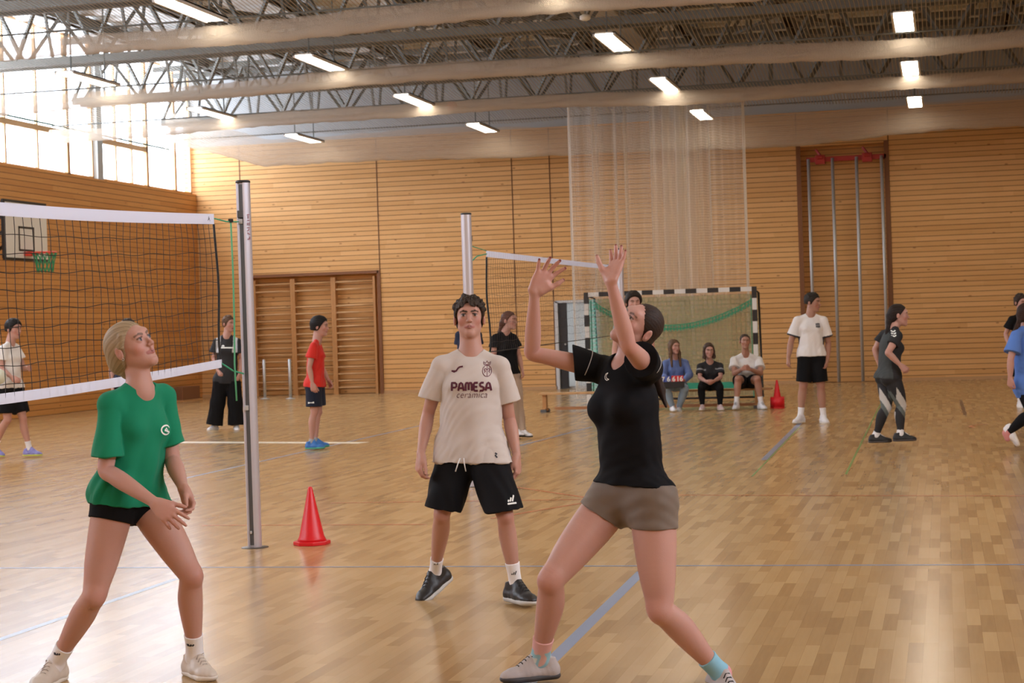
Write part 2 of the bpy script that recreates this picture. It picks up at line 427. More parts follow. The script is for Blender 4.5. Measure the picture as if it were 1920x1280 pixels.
def torso_prims(J, extra=0.0):
    hc, sc, up, r, f, pr, pf = torso_frame(J); g = J.get('girth', 1.0); fem = J.get('fem', False); hw = J.get('hipw', 1.0) * g
    H = np.linalg.norm(sc - hc)
    wa = hc + up * H * .42; ch = hc + up * H * .74
    wr = (.110 if fem else .122) * g; cr = (.124 if fem else .142) * g; pr_ = .122 * hw
    p = [cone(hc + up * .03, wa, pr_, wr, .03, pf, .76), cone(wa, ch, wr, cr, .03, f, .74), cone(ch, sc - up * .04, cr, .10 * g, .03, f, .72)]
    for q, sh, hip in ((-1, 'sa', 'ha'), (1, 'sb', 'hb')):
        p.append(cone(J['neck'] - up * .012, J[sh] - up * .004, .038 * g, .040 * g, .035, f, .85))
        p.append(cone(hc + up * .05, J[hip], .095 * hw, .092 * hw, .03, pf, .95))
        p.append(ell(J[hip] - pf * .045 - up * .012 + (hc - J[hip]) * .15, .080 * hw, None, .035))
        if fem:
            b = sc - up * H * .30 + f * .066 * g + r * q * .066 * g
            p.append(ell(b, .058 * J.get('bust', 1.0), None, .035))
        else:
            p.append(ell(sc - up * H * .24 + f * .055 * g + r * q * .065 * g, (.07 * g, .07 * g, .05 * g), None, .04))
    return p
def leg_pts(J, a):
    H_, K, A = J['h' + a], J['k' + a], J['a' + a]; d = A - K; u = K - H_; gl = J.get('limb', 1.0) * J.get('leg', 1.0)
    kf = orth(np.array(J.get('kf_' + a, J['f'])), d)
    pts = [H_, H_ + u * .3, H_ + u * .65 + kf * .004, H_ + u * .88, K, K + d * .12 - kf * .006, K + d * .3 - kf * .014, K + d * .5 - kf * .009, K + d * .78, A]
    rad = [.090, .089, .075, .0595, .0545, .0525, .0565, .050, .0365, .0345]
    return pts, [x * gl for x in rad], kf
def limb_prims(J, arms=True, legs=True):
    p = []; g = J.get('limb', 1.0); fem = J.get('fem', False)
    if arms:
        for sh, el, wr in (('sa', 'ea', 'wa'), ('sb', 'eb', 'wb')):
            S_, E, W_ = J[sh], J[el], J[wr]; ga = g * (.90 if fem else 1.0) * J.get('arm', 1.0); u = E - S_; d = W_ - E
            p += chain([S_, S_ + u * .25, S_ + u * .5, S_ + u * .8, E, E + d * .15, E + d * .32, E + d * .6, E + d * .85, W_],
                       [x * ga for x in (.049, .0505, .048, .041, .0385, .0405, .0415, .035, .0275, .0262)], k0=.025)
    if legs:
        for a in 'ab':
            pts, rad, kf = leg_pts(J, a); gl = J.get('leg', 1.0) * g
            p += chain(pts, rad, k0=.03) + [ell(J['k' + a] + kf * .022 * gl, .036 * gl, None, .02)]
    return p
def neck_prims(J):
    r, f, u = hframe(J); g = J.get('neck_r', 1.0) * (.86 if J.get('fem') else 1.0); s = J.get('hs', 1.0)
    top = hp(J, 0, -.022, -.05)
    return [cone(J['neck'] - (J['head'] - J['neck']) * .2, top, .060 * g, .054 * g, .03),
            cone(J['neck'], hp(J, 0, .012, -.062), .045 * g, .040 * g, .03)]
def paint(v, cols, plist):
    for a, b, rad, c, st in plist:
        a = np.array(a)
        if b is None: d = np.linalg.norm(v - a, axis=1)
        else:
            ab = np.array(b) - a; t = np.clip(((v - a) @ ab) / (ab @ ab + 1e-12), 0, 1); d = np.linalg.norm(v - a - t[:, None] * ab, axis=1)
        w = np.clip(1.35 - d / rad, 0, .35) / .35 if rad < .012 else np.clip(1 - d / rad, 0, 1) ** .8
        w = (w * st)[:, None]; cols = cols * (1 - w) + np.array(c) * w
    return cols
def solid(name, prims, h, m, parent, gcuts=(), disp=None, col=None, paints=None, relax=1, label=None, colfn=None):
    v, q = sdf_mesh(prims, h, gcuts, relax)
    if disp is not None:
        n = vnormals(v, q); v = v + n * disp(v)[:, None]
    cols = None
    if col is not None:
        cols = np.tile(np.array(col, float), (len(v), 1))
        if paints: cols = paint(v, cols, paints)
        if colfn is not None: cols = colfn(v, cols)
        cols = np.clip(cols, 0, 1)
    v = v - parent_loc(parent)
    o = link_mesh(name, np_mesh(name, v, q, True, cols), m, parent)
    if label: o['label'] = label
    return o
def shoe(parent, name, A, td, up, L=.27, h=.004, upper=None, sole=None, laces=None, wid=1.0, lace_loop=False):
    """A ankle joint, td towards the toes, up away from the sole"""
    td = nrm(td); up = orth(up, td); r = np.cross(td, up); s = L / .28; A = np.array(A, float)
    bot = A - up * .088 * s
    pt = lambda x, y, z: bot + s * (td * x + r * y + up * z)
    cb = (pt(0, 0, .012), -up)
    us = [cone(pt(-.045, 0, .045), pt(-.030, 0, .100), .040 * s * wid, .036 * s * wid, .02), cone(pt(-.045, 0, .035), pt(.06, .004, .040), .042 * s * wid, .043 * s * wid, .02, up, .95),
          cone(pt(.06, .004, .038), pt(.125, .006, .030), .045 * s * wid, .041 * s * wid, .02, up, .75), cone(pt(.125, .006, .028), pt(.155, .002, .026), .040 * s * wid, .034 * s * wid, .02, up, .72),
          cone(pt(-.012, 0, .095), pt(.085, 0, .050), .040 * s * wid, .026 * s * wid, .02), cone(pt(.022, 0, .105), pt(.06, 0, .075), .024 * s * wid, .022 * s * wid, .01)]
    uo = solid(name, us, h, upper, parent, gcuts=[cb, (pt(.0, 0, .112), nrm(up - td * .25))], disp=waves(3, .03, .0008))
    ss = [cone(pt(-.05, 0, .014), pt(.055, .002, .014), .043 * s * wid, .043 * s * wid, .02, up, .55), cone(pt(.055, .002, .014), pt(.125, .006, .014), .043 * s * wid, .046 * s * wid, .02, up, .5),
          cone(pt(.125, .006, .014), pt(.155, .002, .018), .046 * s * wid, .036 * s * wid, .02, up, .5)]
    so = solid('sole', ss, h, sole, uo_parent(uo), gcuts=[(pt(0, 0, 0), -up), (pt(0, 0, .026), up)])
    if laces is not None:
        b = MB()
        for i in range(5):
            x = .052 + i * .017; z = .094 - i * .0115
            y = .022
            pts = [pt(x, -y, z - .004), pt(x + .004, -y * .4, z + .012), pt(x + .004, y * .4, z + .012), pt(x + .002 + .012, y, z - .004)]
            b.tube(pts, .0028 * s, 5)
        if lace_loop:
            for q in (-1, 1):
                pts = [pt(.04 + .012 * math.cos(a) * q - .006, q * (.012 + .016 * math.sin(a)), .094 + .022 * math.sin(a * .5) + .008 * math.cos(a)) for a in np.linspace(0, 5.6, 12)]
                b.tube(pts, .0024 * s, 5)
        b.build('laces', laces, uo, smooth=True)
    return uo
def uo_parent(o): return o
class Person:
    def __init__(s, J, label, group=None, h=.006, fine=False, skin=(.60, .36, .27), name='person'):
        s.J = J; s.h = h; s.fine = fine; s.skin = skin
        base = (J['aa'] + J['ab']) / 2; s.root = empty(name, (base[0], base[1], 0.0), label, 'person', group)
        s.hc, s.sc, s.up, s.r, s.f, s.pr, s.pf = torso_frame(J)
        s.H = np.linalg.norm(s.sc - s.hc)
    def body(s, hands=(), extra=(), paints=(), arms=True, legs=True):
        J = s.J; p = torso_prims(J) + limb_prims(J, arms, legs) + neck_prims(J) + head_prims(J, s.fine)
        for hd in hands: p += hand_prims(fine=s.fine, **hd)
        for a in ('a', 'b'):                     # a foot inside each shoe
            if legs: p.append(cone(J['a' + a] - UPW * .0, J['a' + a] - UPW * .03 + nrm(J['t' + a]) * .03, .032, .026, .02))
        p += list(extra)
        c = s.skin; pl = []
        for kn in ('ka', 'kb'): pl.append((J[kn] + s.f * .04, None, .085, tuple(np.array(c) * np.array([1.0, .80, .78])), .55))
        for el in ('ea', 'eb'): pl.append((J[el], None, .06, tuple(np.array(c) * np.array([1.0, .80, .78])), .5))
        for w in ('wa', 'wb'): pl.append((J[w], None, .01, c, 0))
        for hd in hands: pl.append((hd['Wr'] + nrm(hd['d']) * .13, None, .11, tuple(np.array(c) * np.array([1.0, .78, .76])), .5))
        pl += head_paint(J, c) + list(paints)
        blotch = waves(5, .12, 1.0)
        def cf(v, cols): return cols * (1 + .05 * blotch(v)[:, None] * np.array([.5, 1, 1]))
        s.bodyo = solid('body', p, s.h, mat('skin', rough=.48, attr=True, sss=.12, spec=.35, bump=(220, .12)), s.root, col=c, paints=pl, colfn=cf)
        return s.bodyo
    def shirt(s, m, name='shirt', sleeve=.55, hem=.10, loose=.03, sl=.064, sl2=.078, nr=.068, drop=0.0, vneck=0.0, body=.010, amp=.004, seed=1, hemcut=None, seams=None, col=None, colfn=None, bust=True, drape=None, wl=.11, waist_in=0.0, label=None, paints=None, slcut=(None, None), hemn=None, under=None):
        J = s.J; tp = inflate(torso_prims(J), body)
        hemp = s.hc - s.up * hem
        w1 = s.hc + s.up * s.H * .45
        cr = (.122 if J.get('fem') else .138) * J.get('girth', 1.0) + body
        p = [q for q in tp] + [ell(J[h_], .092 * J.get('limb', 1.0) * J.get('leg', 1.0) + body, None, .03) for h_ in ('ha', 'hb')]
        for q in (under or []):
            p.append(q)
        p.append(cone(s.hc + s.up * s.H * .72, w1, cr, cr - .004 + loose * .3 - waist_in, .05, s.f, .76))
        p.append(cone(w1, hemp, cr - .004 + loose * .3 - waist_in, cr + loose + .004, .05, s.f, .80))
        hn = -s.up if hemn is None else nrm(hemn)
        for i, (sh, el) in enumerate((('sa', 'ea'), ('sb', 'eb'))):
            if sleeve <= 0:
                continue
            A = J[sh]; d = nrm(J[el] - A); L = np.linalg.norm(J[el] - A); E = A + d * L * sleeve
            cn = d if slcut[i] is None else nrm(slcut[i])
            s0 = .050 * J.get('limb', 1.0) * (.92 if J.get('fem') else 1.0) + body * .8
            p += chain([A, A + (E - A) * .45, E, E + d * .06], [s0, (s0 + sl2) * .5 + (sl - .066), sl2, sl2 + .003], k0=.03, k=.002, cuts=[(E, cn)])
        nk = J['neck']
        hd = nrm(nrm(J['head'] - nk) * .35 + s.up * .65); top = nk + hd * .16
        lowc = nk + s.up * (.024 - drop) + s.f * .018
        p.append(cone(lowc, top + s.up * .1, nr, nr * 1.15, .004, sub=True))
        if vneck: p.append(cone(lowc + s.f * .05, lowc + s.f * .055 - s.up * vneck, nr * .7, .006, .004, sub=True))
        dp0 = waves(seed, wl, amp * 1.7, s.up); dp1 = waves(seed + 50, wl * .45, amp * .7, s.up * .6 + s.r * .5)
        dp = lambda v: dp0(v) + dp1(v)
        def disp(v):
            z = (v - s.hc) @ s.up; w = np.clip(1.15 - (z / s.H), .25, 1.15)
            k = dp(v) * w
            if drape: k = k + drape(v)
            return np.maximum(k, -.006)
        gc = [(hemp, hn)] if hemcut is None else hemcut
        s.shirto = solid(name, p, s.h, m, s.root, gcuts=gc, disp=disp, relax=2, col=col, colfn=colfn, label=label, paints=paints)
        return s.shirto
    def shorts(s, m, name='shorts', axis=None, wl=.09, frac=(.8, .8), r0=.105, r1=.115, body=.012, top=.12, amp=.003, seed=2, col=None, colfn=None, flat=1.0, label=None, cutn=(None, None), upcut=None, relax=2, pelvis=True, k=.04):
        J = s.J; p = []
        g = J.get('girth', 1.0)
        p.append(cone(s.hc + s.up * .10, s.hc, .118 * g * J.get('hipw', 1.0) + body, .122 * g * J.get('hipw', 1.0) + body, .03, s.pf, .78))
        tpz = torso_prims(J); p += inflate(tpz[:1] + [q for q in tpz[3:] if q['t'] == 'c' and np.linalg.norm(q['b'] - s.hc) < .2], body)
        for i, (hi, kn) in enumerate((('ha', 'ka'), ('hb', 'kb'))):
            A, K = J[hi], J[kn]; d = nrm(K - A); L = np.linalg.norm(K - A); E = A + d * L * frac[i]
            cn = d if cutn[i] is None else nrm(cutn[i])
            hw = g * J.get('hipw', 1.0); p.append(cone(s.hc + s.up * .05, A, .095 * hw + body, .092 * hw + body, .03, s.pf, .95))
            p.append(ell(A - s.pf * .045 - s.up * .012 + (s.hc - A) * .15, .080 * hw + body, None, .035))
            p.append(cone(A, E + d * .04, r0, r1, k, cuts=[(E, cn)]))
        s.under = [q for q in inflate(p, .015) if q['k'] >= k]
        s.shortso = solid(name, p, s.h, m, s.root, gcuts=[(s.hc + s.up * top, s.up)] if upcut is None else upcut, disp=waves(seed, wl, amp, s.up if axis is None else axis), relax=relax, col=col, colfn=colfn, label=label)
        return s.shortso
    def trousers(s, m, name='trousers', infl=.012, hem=1.0, r=None, amp=.003, seed=3, top=.12, col=None, colfn=None, flare=None, label=None, upcut=None):
        J = s.J; g = J.get('girth', 1.0); p = [cone(s.hc + s.up * .10, s.hc, .118 * g * J.get('hipw', 1.0) + infl, .122 * g * J.get('hipw', 1.0) + infl, .03, s.pf, .78)]
        for (hi, kn, an) in (('ha', 'ka', 'aa'), ('hb', 'kb', 'ab')):
            H_, K, A = J[hi], J[kn], J[an]; E = K + (A - K) * hem; d = nrm(A - K)
            hw = g * J.get('hipw', 1.0); p.append(cone(s.hc + s.up * .05, H_, .095 * hw + infl, .092 * hw + infl, .03, s.pf, .95))
            p.append(ell(H_ - s.pf * .045 - s.up * .012 + (s.hc - H_) * .15, .080 * hw + infl, None, .035))
            if flare is None:
                pts, rad, kf = leg_pts(J, hi[1])
                p += chain(pts, [x + infl for x in rad], k0=.03, cuts=[(E, d)])
            else:
                p.append(cone(H_, K, .1 * g + infl, flare[0], .04)); p.append(cone(K, E + d * .05, flare[0], flare[1], .04, cuts=[(E, d)]))
        s.under = inflate(p[:3], .014)
        return solid(name, p, s.h, m, s.root, gcuts=[(s.hc + s.up * top, s.up)] if upcut is None else upcut, disp=waves(seed, .10, amp, s.up), relax=2, col=col, colfn=colfn, label=label)
    def sock(s, which, m, frac=.3, infl=.005, name='sock', col=None, colfn=None, label=None):
        J = s.J; K, A = J['k' + which], J['a' + which]; d = nrm(A - K); L = np.linalg.norm(A - K)
        T = A - d * L * frac; gl = J.get('limb', 1.0) * J.get('leg', 1.0)
        pts, rad, kf = leg_pts(J, which)
        p = chain(pts[4:], [x + infl for x in rad[4:]], cuts=[(T, -d)]) + [cone(A, A - UPW * .03 + nrm(J['t' + which]) * .03, .034 * gl + infl, .031, .02)]
        return solid(name, p, s.h * .8, m, s.root, col=col, colfn=colfn, label=label)
    def shoes(s, upper, sole, laces=None, L=.27, name='shoe', h=None, ups=(None, None), loop=(False, False), label=None, wid=1.0):
        for i, a in enumerate(('a', 'b')):
            u = UPW if ups[i] is None else ups[i]
            o = shoe(s.root, name, s.J['a' + a], s.J['t' + a], u, L, h or max(s.h * .8, .003), upper, sole, laces, wid, loop[i])
    def hair(s, prims, base, axis=None, name='hair', h=None, disp=None, gcuts=(), parent=None, relax=1, amt=.35):
        ax = s.J['hu'] * .0 + hframe(s.J)[1] if axis is None else axis
        return solid(name, prims, h or s.h, mat('hair', rough=.6, attr=True, bump=(150, .3), spec=.2), parent or s.root, gcuts=gcuts, disp=disp, relax=relax, col=base, colfn=hair_cols(s.J, ax, base, amt))
def hair_cap(J, t=.012, line=.066, low=-.07, slope=.66, kk=.012, vol=(1, 1, 1)):
    """hair covering the skull behind the hairline"""
    s = J.get('hs', 1.0); r, f, u = hframe(J); M = np.array([r, f, u]); L = lambda x, y, z: hp(J, x, y, z)
    n = nrm(f * .75 - u * slope)
    c1 = (L(0, line, .065), n); c2 = (L(0, 0, low), -u)
    return [ell(L(0, -.014, .032), (np.array([.073, .092, .083]) + t) * s * np.array(vol), M, kk, cuts=[c1, c2]),
            ell(L(0, -.035, -.02), (np.array([.062, .062, .06]) + t) * s, M, kk, cuts=[c1, c2])]
def decal(name, m, parent, target, o, nx, ny, polys, off=.0015, sub=None, label=None):
    """flat lettering or a mark laid on a garment: polys in metres on the plane (nx, ny) at o, projected along the normal"""
    from mathutils.bvhtree import BVHTree
    key = target.name
    if key not in decal.cache:
        me = target.data; nv = len(me.vertices); co = np.empty(nv * 3, np.float32); me.vertices.foreach_get('co', co); co = co.reshape(-1, 3) + parent_loc(target)
        q = np.empty(len(me.polygons) * 4, np.int32); me.polygons.foreach_get('vertices', q); q = q.reshape(-1, 4)
        decal.cache[key] = BVHTree.FromPolygons([Vector(c) for c in co], [tuple(x) for x in q])
    T = decal.cache[key]; nx = nrm(nx); ny = orth(ny, nx); nz = np.cross(nx, ny)
    vs = []; fs = []
    v2, f2 = polys
    for (x, y) in v2:
        p = np.array(o) + nx * x + ny * y
        hit = T.ray_cast(Vector(p + nz * .25), Vector(-nz), .6)
        vs.append(np.array(hit[0]) + nz * off if hit[0] is not None else p)
    vs = np.array(vs) - parent_loc(parent)
    me = bpy.data.meshes.new(name); me.from_pydata([tuple(x) for x in vs], [], f2); me.update()
    ob = link_mesh(name, me, m, parent)
    if label: ob['label'] = label
    return ob
decal.cache = {}
def text_polys(txt, size, bold=0.0, sx=1.0, shear=0.0, space=1.0):
    c = bpy.data.curves.new('t', 'FONT'); c.body = txt; c.size = size; c.offset = bold; c.shear = shear; c.space_character = space
    c.align_x = 'CENTER'; c.align_y = 'CENTER'; c.resolution_u = 3
    o = bpy.data.objects.new('t', c); COL.objects.link(o)
    dg = bpy.context.evaluated_depsgraph_get(); me = bpy.data.meshes.new_from_object(o.evaluated_get(dg))
    bm = bmesh.new(); bm.from_mesh(me); bmesh.ops.triangulate(bm, faces=bm.faces)
    for _ in range(2):
        es = [e for e in bm.edges if e.calc_length() > size * .18]
        if es: bmesh.ops.subdivide_edges(bm, edges=es, cuts=1); bmesh.ops.triangulate(bm, faces=bm.faces)
    v = [(x.co.x * sx, x.co.y) for x in bm.verts]; bm.verts.index_update(); f = [tuple(q.index for q in x.verts) for x in bm.faces]
    bm.free(); bpy.data.objects.remove(o); bpy.data.meshes.remove(me); bpy.data.curves.remove(c)
    return v, f
def stroke_polys(lines, w):
    """thick strokes: list of polylines"""
    v = []; f = []
    for ln in lines:
        ln = [np.array(p, float) for p in ln]
        pts = [ln[0]]
        for a, b in zip(ln[:-1], ln[1:]):
            n = max(1, int(np.linalg.norm(b - a) / .008))
            pts += [a + (b - a) * (i + 1) / n for i in range(n)]
        o = len(v)
        for i, p in enumerate(pts):
            d = pts[min(i + 1, len(pts) - 1)] - pts[max(i - 1, 0)]; d = d / (np.linalg.norm(d) + 1e-9); nn = np.array([-d[1], d[0]]) * w / 2
            v += [tuple(p + nn), tuple(p - nn)]
        for i in range(len(pts) - 1): f.append((o + 2 * i, o + 2 * i + 1, o + 2 * i + 3, o + 2 * i + 2))
    return v, f
def fill_poly(pts):
    v = [tuple(p) for p in pts]; c = tuple(np.mean(np.array(pts, float), axis=0)); n = len(v)
    return v + [c], [(i, (i + 1) % n, n) for i in range(n)]

def strands(J, axis, amp=.0013, seed=0):
    """fine ridges running along the axis (combed direction)"""
    a = nrm(axis); c = J['head']; x = orth(np.array([.3, .2, 1.0]), a); y = np.cross(a, x); rr = np.random.default_rng(seed); ph = rr.uniform(0, 6.28, 4)
    def f(v):
        w = v - c; t = np.arctan2(w @ y, w @ x); z = w @ a
        return amp * (np.sin(t * 23 + ph[0] + 12 * z) + .8 * np.sin(t * 47 + ph[1] - 18 * z) + .6 * np.sin(t * 83 + ph[2] + 30 * z)) * .6
    return f
def hair_cols(J, axis, base, amt=.35, seed=0):
    g = strands(J, axis, 1.0, seed + 9); b = np.array(base)
    def f(v, cols): return np.clip(b * (1 + amt * g(v)[:, None]), 0, 1)
    return f
LETTER = {'P': [[(0, 0), (0, 1), (.42, 1), (.58, .86), (.58, .56), (.42, .42), (0, .42)]], 'A': [[(0, 0), (.10, .55), (.20, .9), (.34, 1), (.48, .9), (.58, .55), (.68, 0)], [(.12, .34), (.56, .34)]],
          'M': [[(0, 0), (.0, .75), (.1, 1), (.24, 1), (.36, .85), (.38, .1)], [(.38, .1), (.40, .85), (.52, 1), (.68, 1), (.78, .75), (.78, 0)]],
          'E': [[(.5, 0), (.12, 0), (0, .15), (0, .85), (.12, 1), (.5, 1)], [(0, .5), (.44, .5)]], 'S': [[(0, 0), (.36, 0), (.5, .14), (.48, .4), (.34, .5), (.14, .54), (.04, .66), (.06, .88), (.2, 1), (.5, 1)]]}
def word_polys(word, size, w, gap=.30):
    x = 0; lines = []
    for ch in word:
        L_ = LETTER[ch]; wd = max(p[0] for l in L_ for p in l)
        for l in L_: lines.append([((x + p[0]) * size, p[1] * size) for p in l])
        x += wd + gap
    tot = (x - gap) * size
    return stroke_polys([[(p[0] - tot / 2, p[1] - size / 2) for p in l] for l in lines], w)
# ================================================================== the hall
def nodes(m): return m.node_tree.nodes, m.node_tree.links
def wood_planks(name, c1, c2, gap, ph=.11, plank_len=2.6, rough=.55, axis='X', groove=.10, spec=.3):
    """horizontal boards with dark grooves and knots; axis = direction the boards run (X or Y)"""
    m = bpy.data.materials.new(name); m.use_nodes = True; N, Lk = nodes(m); b = N['Principled BSDF']
    tc = N.new('ShaderNodeTexCoord'); sp = N.new('ShaderNodeSeparateXYZ'); Lk.new(tc.outputs['Object'], sp.inputs[0])
    u = sp.outputs['X' if axis == 'X' else 'Y']; z = sp.outputs['Z']
    def mth(op, a, bb=None, c=None):
        n = N.new('ShaderNodeMath'); n.operation = op
        for i, q in enumerate((a, bb, c)):
            if q is None: continue
            if isinstance(q, (int, float)): n.inputs[i].default_value = q
            else: Lk.new(q, n.inputs[i])
        return n.outputs[0]
    row = mth('FLOOR', mth('DIVIDE', z, ph)); fr = mth('FRACT', mth('DIVIDE', z, ph))
    sh = mth('FRACT', mth('MULTIPLY', mth('SINE', mth('MULTIPLY', row, 12.9898)), 43758.5))
    colu = mth('FLOOR', mth('DIVIDE', mth('ADD', u, mth('MULTIPLY', sh, plank_len)), plank_len))
    rnd = mth('FRACT', mth('MULTIPLY', mth('SINE', mth('ADD', mth('MULTIPLY', row, 78.233), mth('MULTIPLY', colu, 37.719))), 43758.5))
    nz = N.new('ShaderNodeTexNoise'); cm = N.new('ShaderNodeCombineXYZ'); Lk.new(mth('MULTIPLY', u, 1.2), cm.inputs[0]); Lk.new(mth('MULTIPLY', z, 22.0), cm.inputs[1]); Lk.new(mth('MULTIPLY', row, 3.7), cm.inputs[2])
    Lk.new(cm.outputs[0], nz.inputs['Vector']); nz.inputs['Scale'].default_value = 1.6; nz.inputs['Detail'].default_value = 5
    mx = N.new('ShaderNodeMix'); mx.data_type = 'RGBA'; mx.inputs['A'].default_value = (*c1, 1); mx.inputs['B'].default_value = (*c2, 1)
    Lk.new(mth('ADD', mth('MULTIPLY', rnd, .55), mth('MULTIPLY', mth('SUBTRACT', nz.outputs['Fac'], .28), .9)), mx.inputs['Factor'])
    # knots
    vo = N.new('ShaderNodeTexVoronoi'); vo.inputs['Scale'].default_value = 1.0; cv = N.new('ShaderNodeCombineXYZ')
    Lk.new(mth('MULTIPLY', u, 2.3), cv.inputs[0]); Lk.new(mth('MULTIPLY', z, 5.0), cv.inputs[1]); Lk.new(cv.outputs[0], vo.inputs['Vector'])
    kn = mth('LESS_THAN', vo.outputs['Distance'], .085)
    m2 = N.new('ShaderNodeMix'); m2.data_type = 'RGBA'; Lk.new(mth('MULTIPLY', kn, .55), m2.inputs['Factor']); Lk.new(mx.outputs['Result'], m2.inputs['A']); m2.inputs['B'].default_value = (gap[0] * 1.4, gap[1] * 1.3, gap[2], 1)
    g = mth('LESS_THAN', fr, groove)
    m3 = N.new('ShaderNodeMix'); m3.data_type = 'RGBA'; Lk.new(g, m3.inputs['Factor']); Lk.new(m2.outputs['Result'], m3.inputs['A']); m3.inputs['B'].default_value = (*gap, 1)
    Lk.new(m3.outputs['Result'], b.inputs['Base Color']); b.inputs['Roughness'].default_value = rough; b.inputs['Specular IOR Level'].default_value = spec
    bp = N.new('ShaderNodeBump'); bp.inputs['Strength'].default_value = .6; bp.inputs['Distance'].default_value = .01; Lk.new(mth('SUBTRACT', 1.0, g), bp.inputs['Height']); Lk.new(bp.outputs['Normal'], b.inputs['Normal'])
    return m
def parquet():
    m = bpy.data.materials.new('beech_parquet'); m.use_nodes = True; N, Lk = nodes(m); b = N['Principled BSDF']
    tc = N.new('ShaderNodeTexCoord'); sp = N.new('ShaderNodeSeparateXYZ'); Lk.new(tc.outputs['Object'], sp.inputs[0]); x, y = sp.outputs['X'], sp.outputs['Y']
    def mth(op, a, bb=None):
        n = N.new('ShaderNodeMath'); n.operation = op
        for i, q in enumerate((a, bb)):
            if q is None: continue
            if isinstance(q, (int, float)): n.inputs[i].default_value = q
            else: Lk.new(q, n.inputs[i])
        return n.outputs[0]
    def rand(a, bq): return mth('FRACT', mth('MULTIPLY', mth('SINE', mth('ADD', mth('MULTIPLY', a, 12.9898), mth('MULTIPLY', bq, 78.233))), 43758.5))
    w = .065; ln = .48
    c = mth('FLOOR', mth('DIVIDE', x, w)); off = mth('FRACT', mth('MULTIPLY', mth('SINE', mth('MULTIPLY', c, 91.7)), 4375.5))
    r = mth('FLOOR', mth('ADD', mth('DIVIDE', y, ln), off)); rn = rand(c, r)
    nz = N.new('ShaderNodeTexNoise'); mp = N.new('ShaderNodeMapping'); mp.inputs['Scale'].default_value = (60, 3, 1); Lk.new(tc.outputs['Object'], mp.inputs['Vector']); Lk.new(mp.outputs[0], nz.inputs['Vector']); nz.inputs['Detail'].default_value = 3; nz.inputs['Scale'].default_value = 1
    big = N.new('ShaderNodeTexNoise'); big.inputs['Scale'].default_value = .35; Lk.new(tc.outputs['Object'], big.inputs['Vector'])
    rp = N.new('ShaderNodeValToRGB'); e = rp.color_ramp.elements; e[0].color = (.32, .195, .088, 1); e[1].color = (.54, .37, .185, 1); e.new(.5).color = (.44, .285, .135, 1)
    Lk.new(mth('ADD', mth('MULTIPLY', rn, .72), mth('MULTIPLY', nz.outputs['Fac'], .30)), rp.inputs['Fac'])
    mm = N.new('ShaderNodeMix'); mm.data_type = 'RGBA'; mm.blend_type = 'MULTIPLY'; mm.inputs['Factor'].default_value = 1; Lk.new(rp.outputs['Color'], mm.inputs['A'])
    r2 = N.new('ShaderNodeValToRGB'); r2.color_ramp.elements[0].color = (.9, .9, .9, 1); r2.color_ramp.elements[1].color = (1.08, 1.06, 1.02, 1); Lk.new(big.outputs['Fac'], r2.inputs['Fac']); Lk.new(r2.outputs['Color'], mm.inputs['B'])
    fx = mth('FRACT', mth('DIVIDE', x, w)); g = mth('LESS_THAN', fx, .02)
    m3 = N.new('ShaderNodeMix'); m3.data_type = 'RGBA'; Lk.new(mth('MULTIPLY', g, .5), m3.inputs['Factor']); Lk.new(mm.outputs['Result'], m3.inputs['A']); m3.inputs['B'].default_value = (.2, .1, .04, 1)
    Lk.new(m3.outputs['Result'], b.inputs['Base Color'])
    b.inputs['Specular IOR Level'].default_value = .20
    wn_ = N.new('ShaderNodeTexNoise'); wn_.inputs['Scale'].default_value = 2.2; wn_.inputs['Detail'].default_value = 4; Lk.new(tc.outputs['Object'], wn_.inputs['Vector'])
    b.inputs['Roughness'].default_value = .21
    bp = N.new('ShaderNodeBump'); bp.inputs['Strength'].default_value = .15; bp.inputs['Distance'].default_value = .005
    n3 = N.new('ShaderNodeTexNoise'); n3.inputs['Scale'].default_value = 1; n3.inputs['Detail'].default_value = 2; m4 = N.new('ShaderNodeMapping'); m4.inputs['Scale'].default_value = (9, 2.2, 1); Lk.new(tc.outputs['Object'], m4.inputs['Vector']); Lk.new(m4.outputs[0], n3.inputs['Vector'])
    Lk.new(mth('ADD', mth('MULTIPLY', rn, .12), n3.outputs['Fac']), bp.inputs['Height']); Lk.new(bp.outputs['Normal'], b.inputs['Normal'])
    return m
def struct(o, label=None): o['kind'] = 'structure'; return o
ZS = 5.0; ZW = 6.15                              # sill of the high windows, top of the wooden wall
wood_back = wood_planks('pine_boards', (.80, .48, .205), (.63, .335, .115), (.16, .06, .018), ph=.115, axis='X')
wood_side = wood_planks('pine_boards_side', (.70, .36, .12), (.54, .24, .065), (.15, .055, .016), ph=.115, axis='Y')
fl = MB(); fl.box((X0 - .2, Y0 - .2, -.1), (X1 + .2, Y1 + .4, 0)); struct(fl.build('floor', parquet()))
# back wall with a niche for wall bars, a niche for climbing poles and a doorway
nb = (onY(474, 738, Y1)[0], onY(716, 738, Y1)[0], onY(600, 516, Y1)[2])          # wall-bar niche x0, x1, top
nc = (onY(1503, 500, Y1)[0], onY(1668, 500, Y1)[0], onY(1585, 271, Y1)[2])
dr_ = (onY(1043, 640, Y1)[0], onY(1128, 640, Y1)[0], onY(1080, 564, Y1)[2])
T = .30
xs = [X0 - .3, nb[0], nb[1], dr_[0], dr_[1], nc[0], nc[1], X1 + .3]
tops = [None, nb[2], None, dr_[2], None, nc[2], None]
for i in range(7):
    wb = MB(); wb.box((xs[i], Y1, tops[i] or 0), (xs[i + 1], Y1 + T, ZW)); struct(wb.build('wall_back', wood_back))
for n_ in (nb, nc): wb = MB(); wb.box((n_[0] - .02, Y1 + T, 0), (n_[1] + .02, Y1 + T + .02, n_[2] + .02)); struct(wb.build('wall_back_niche', wood_back))
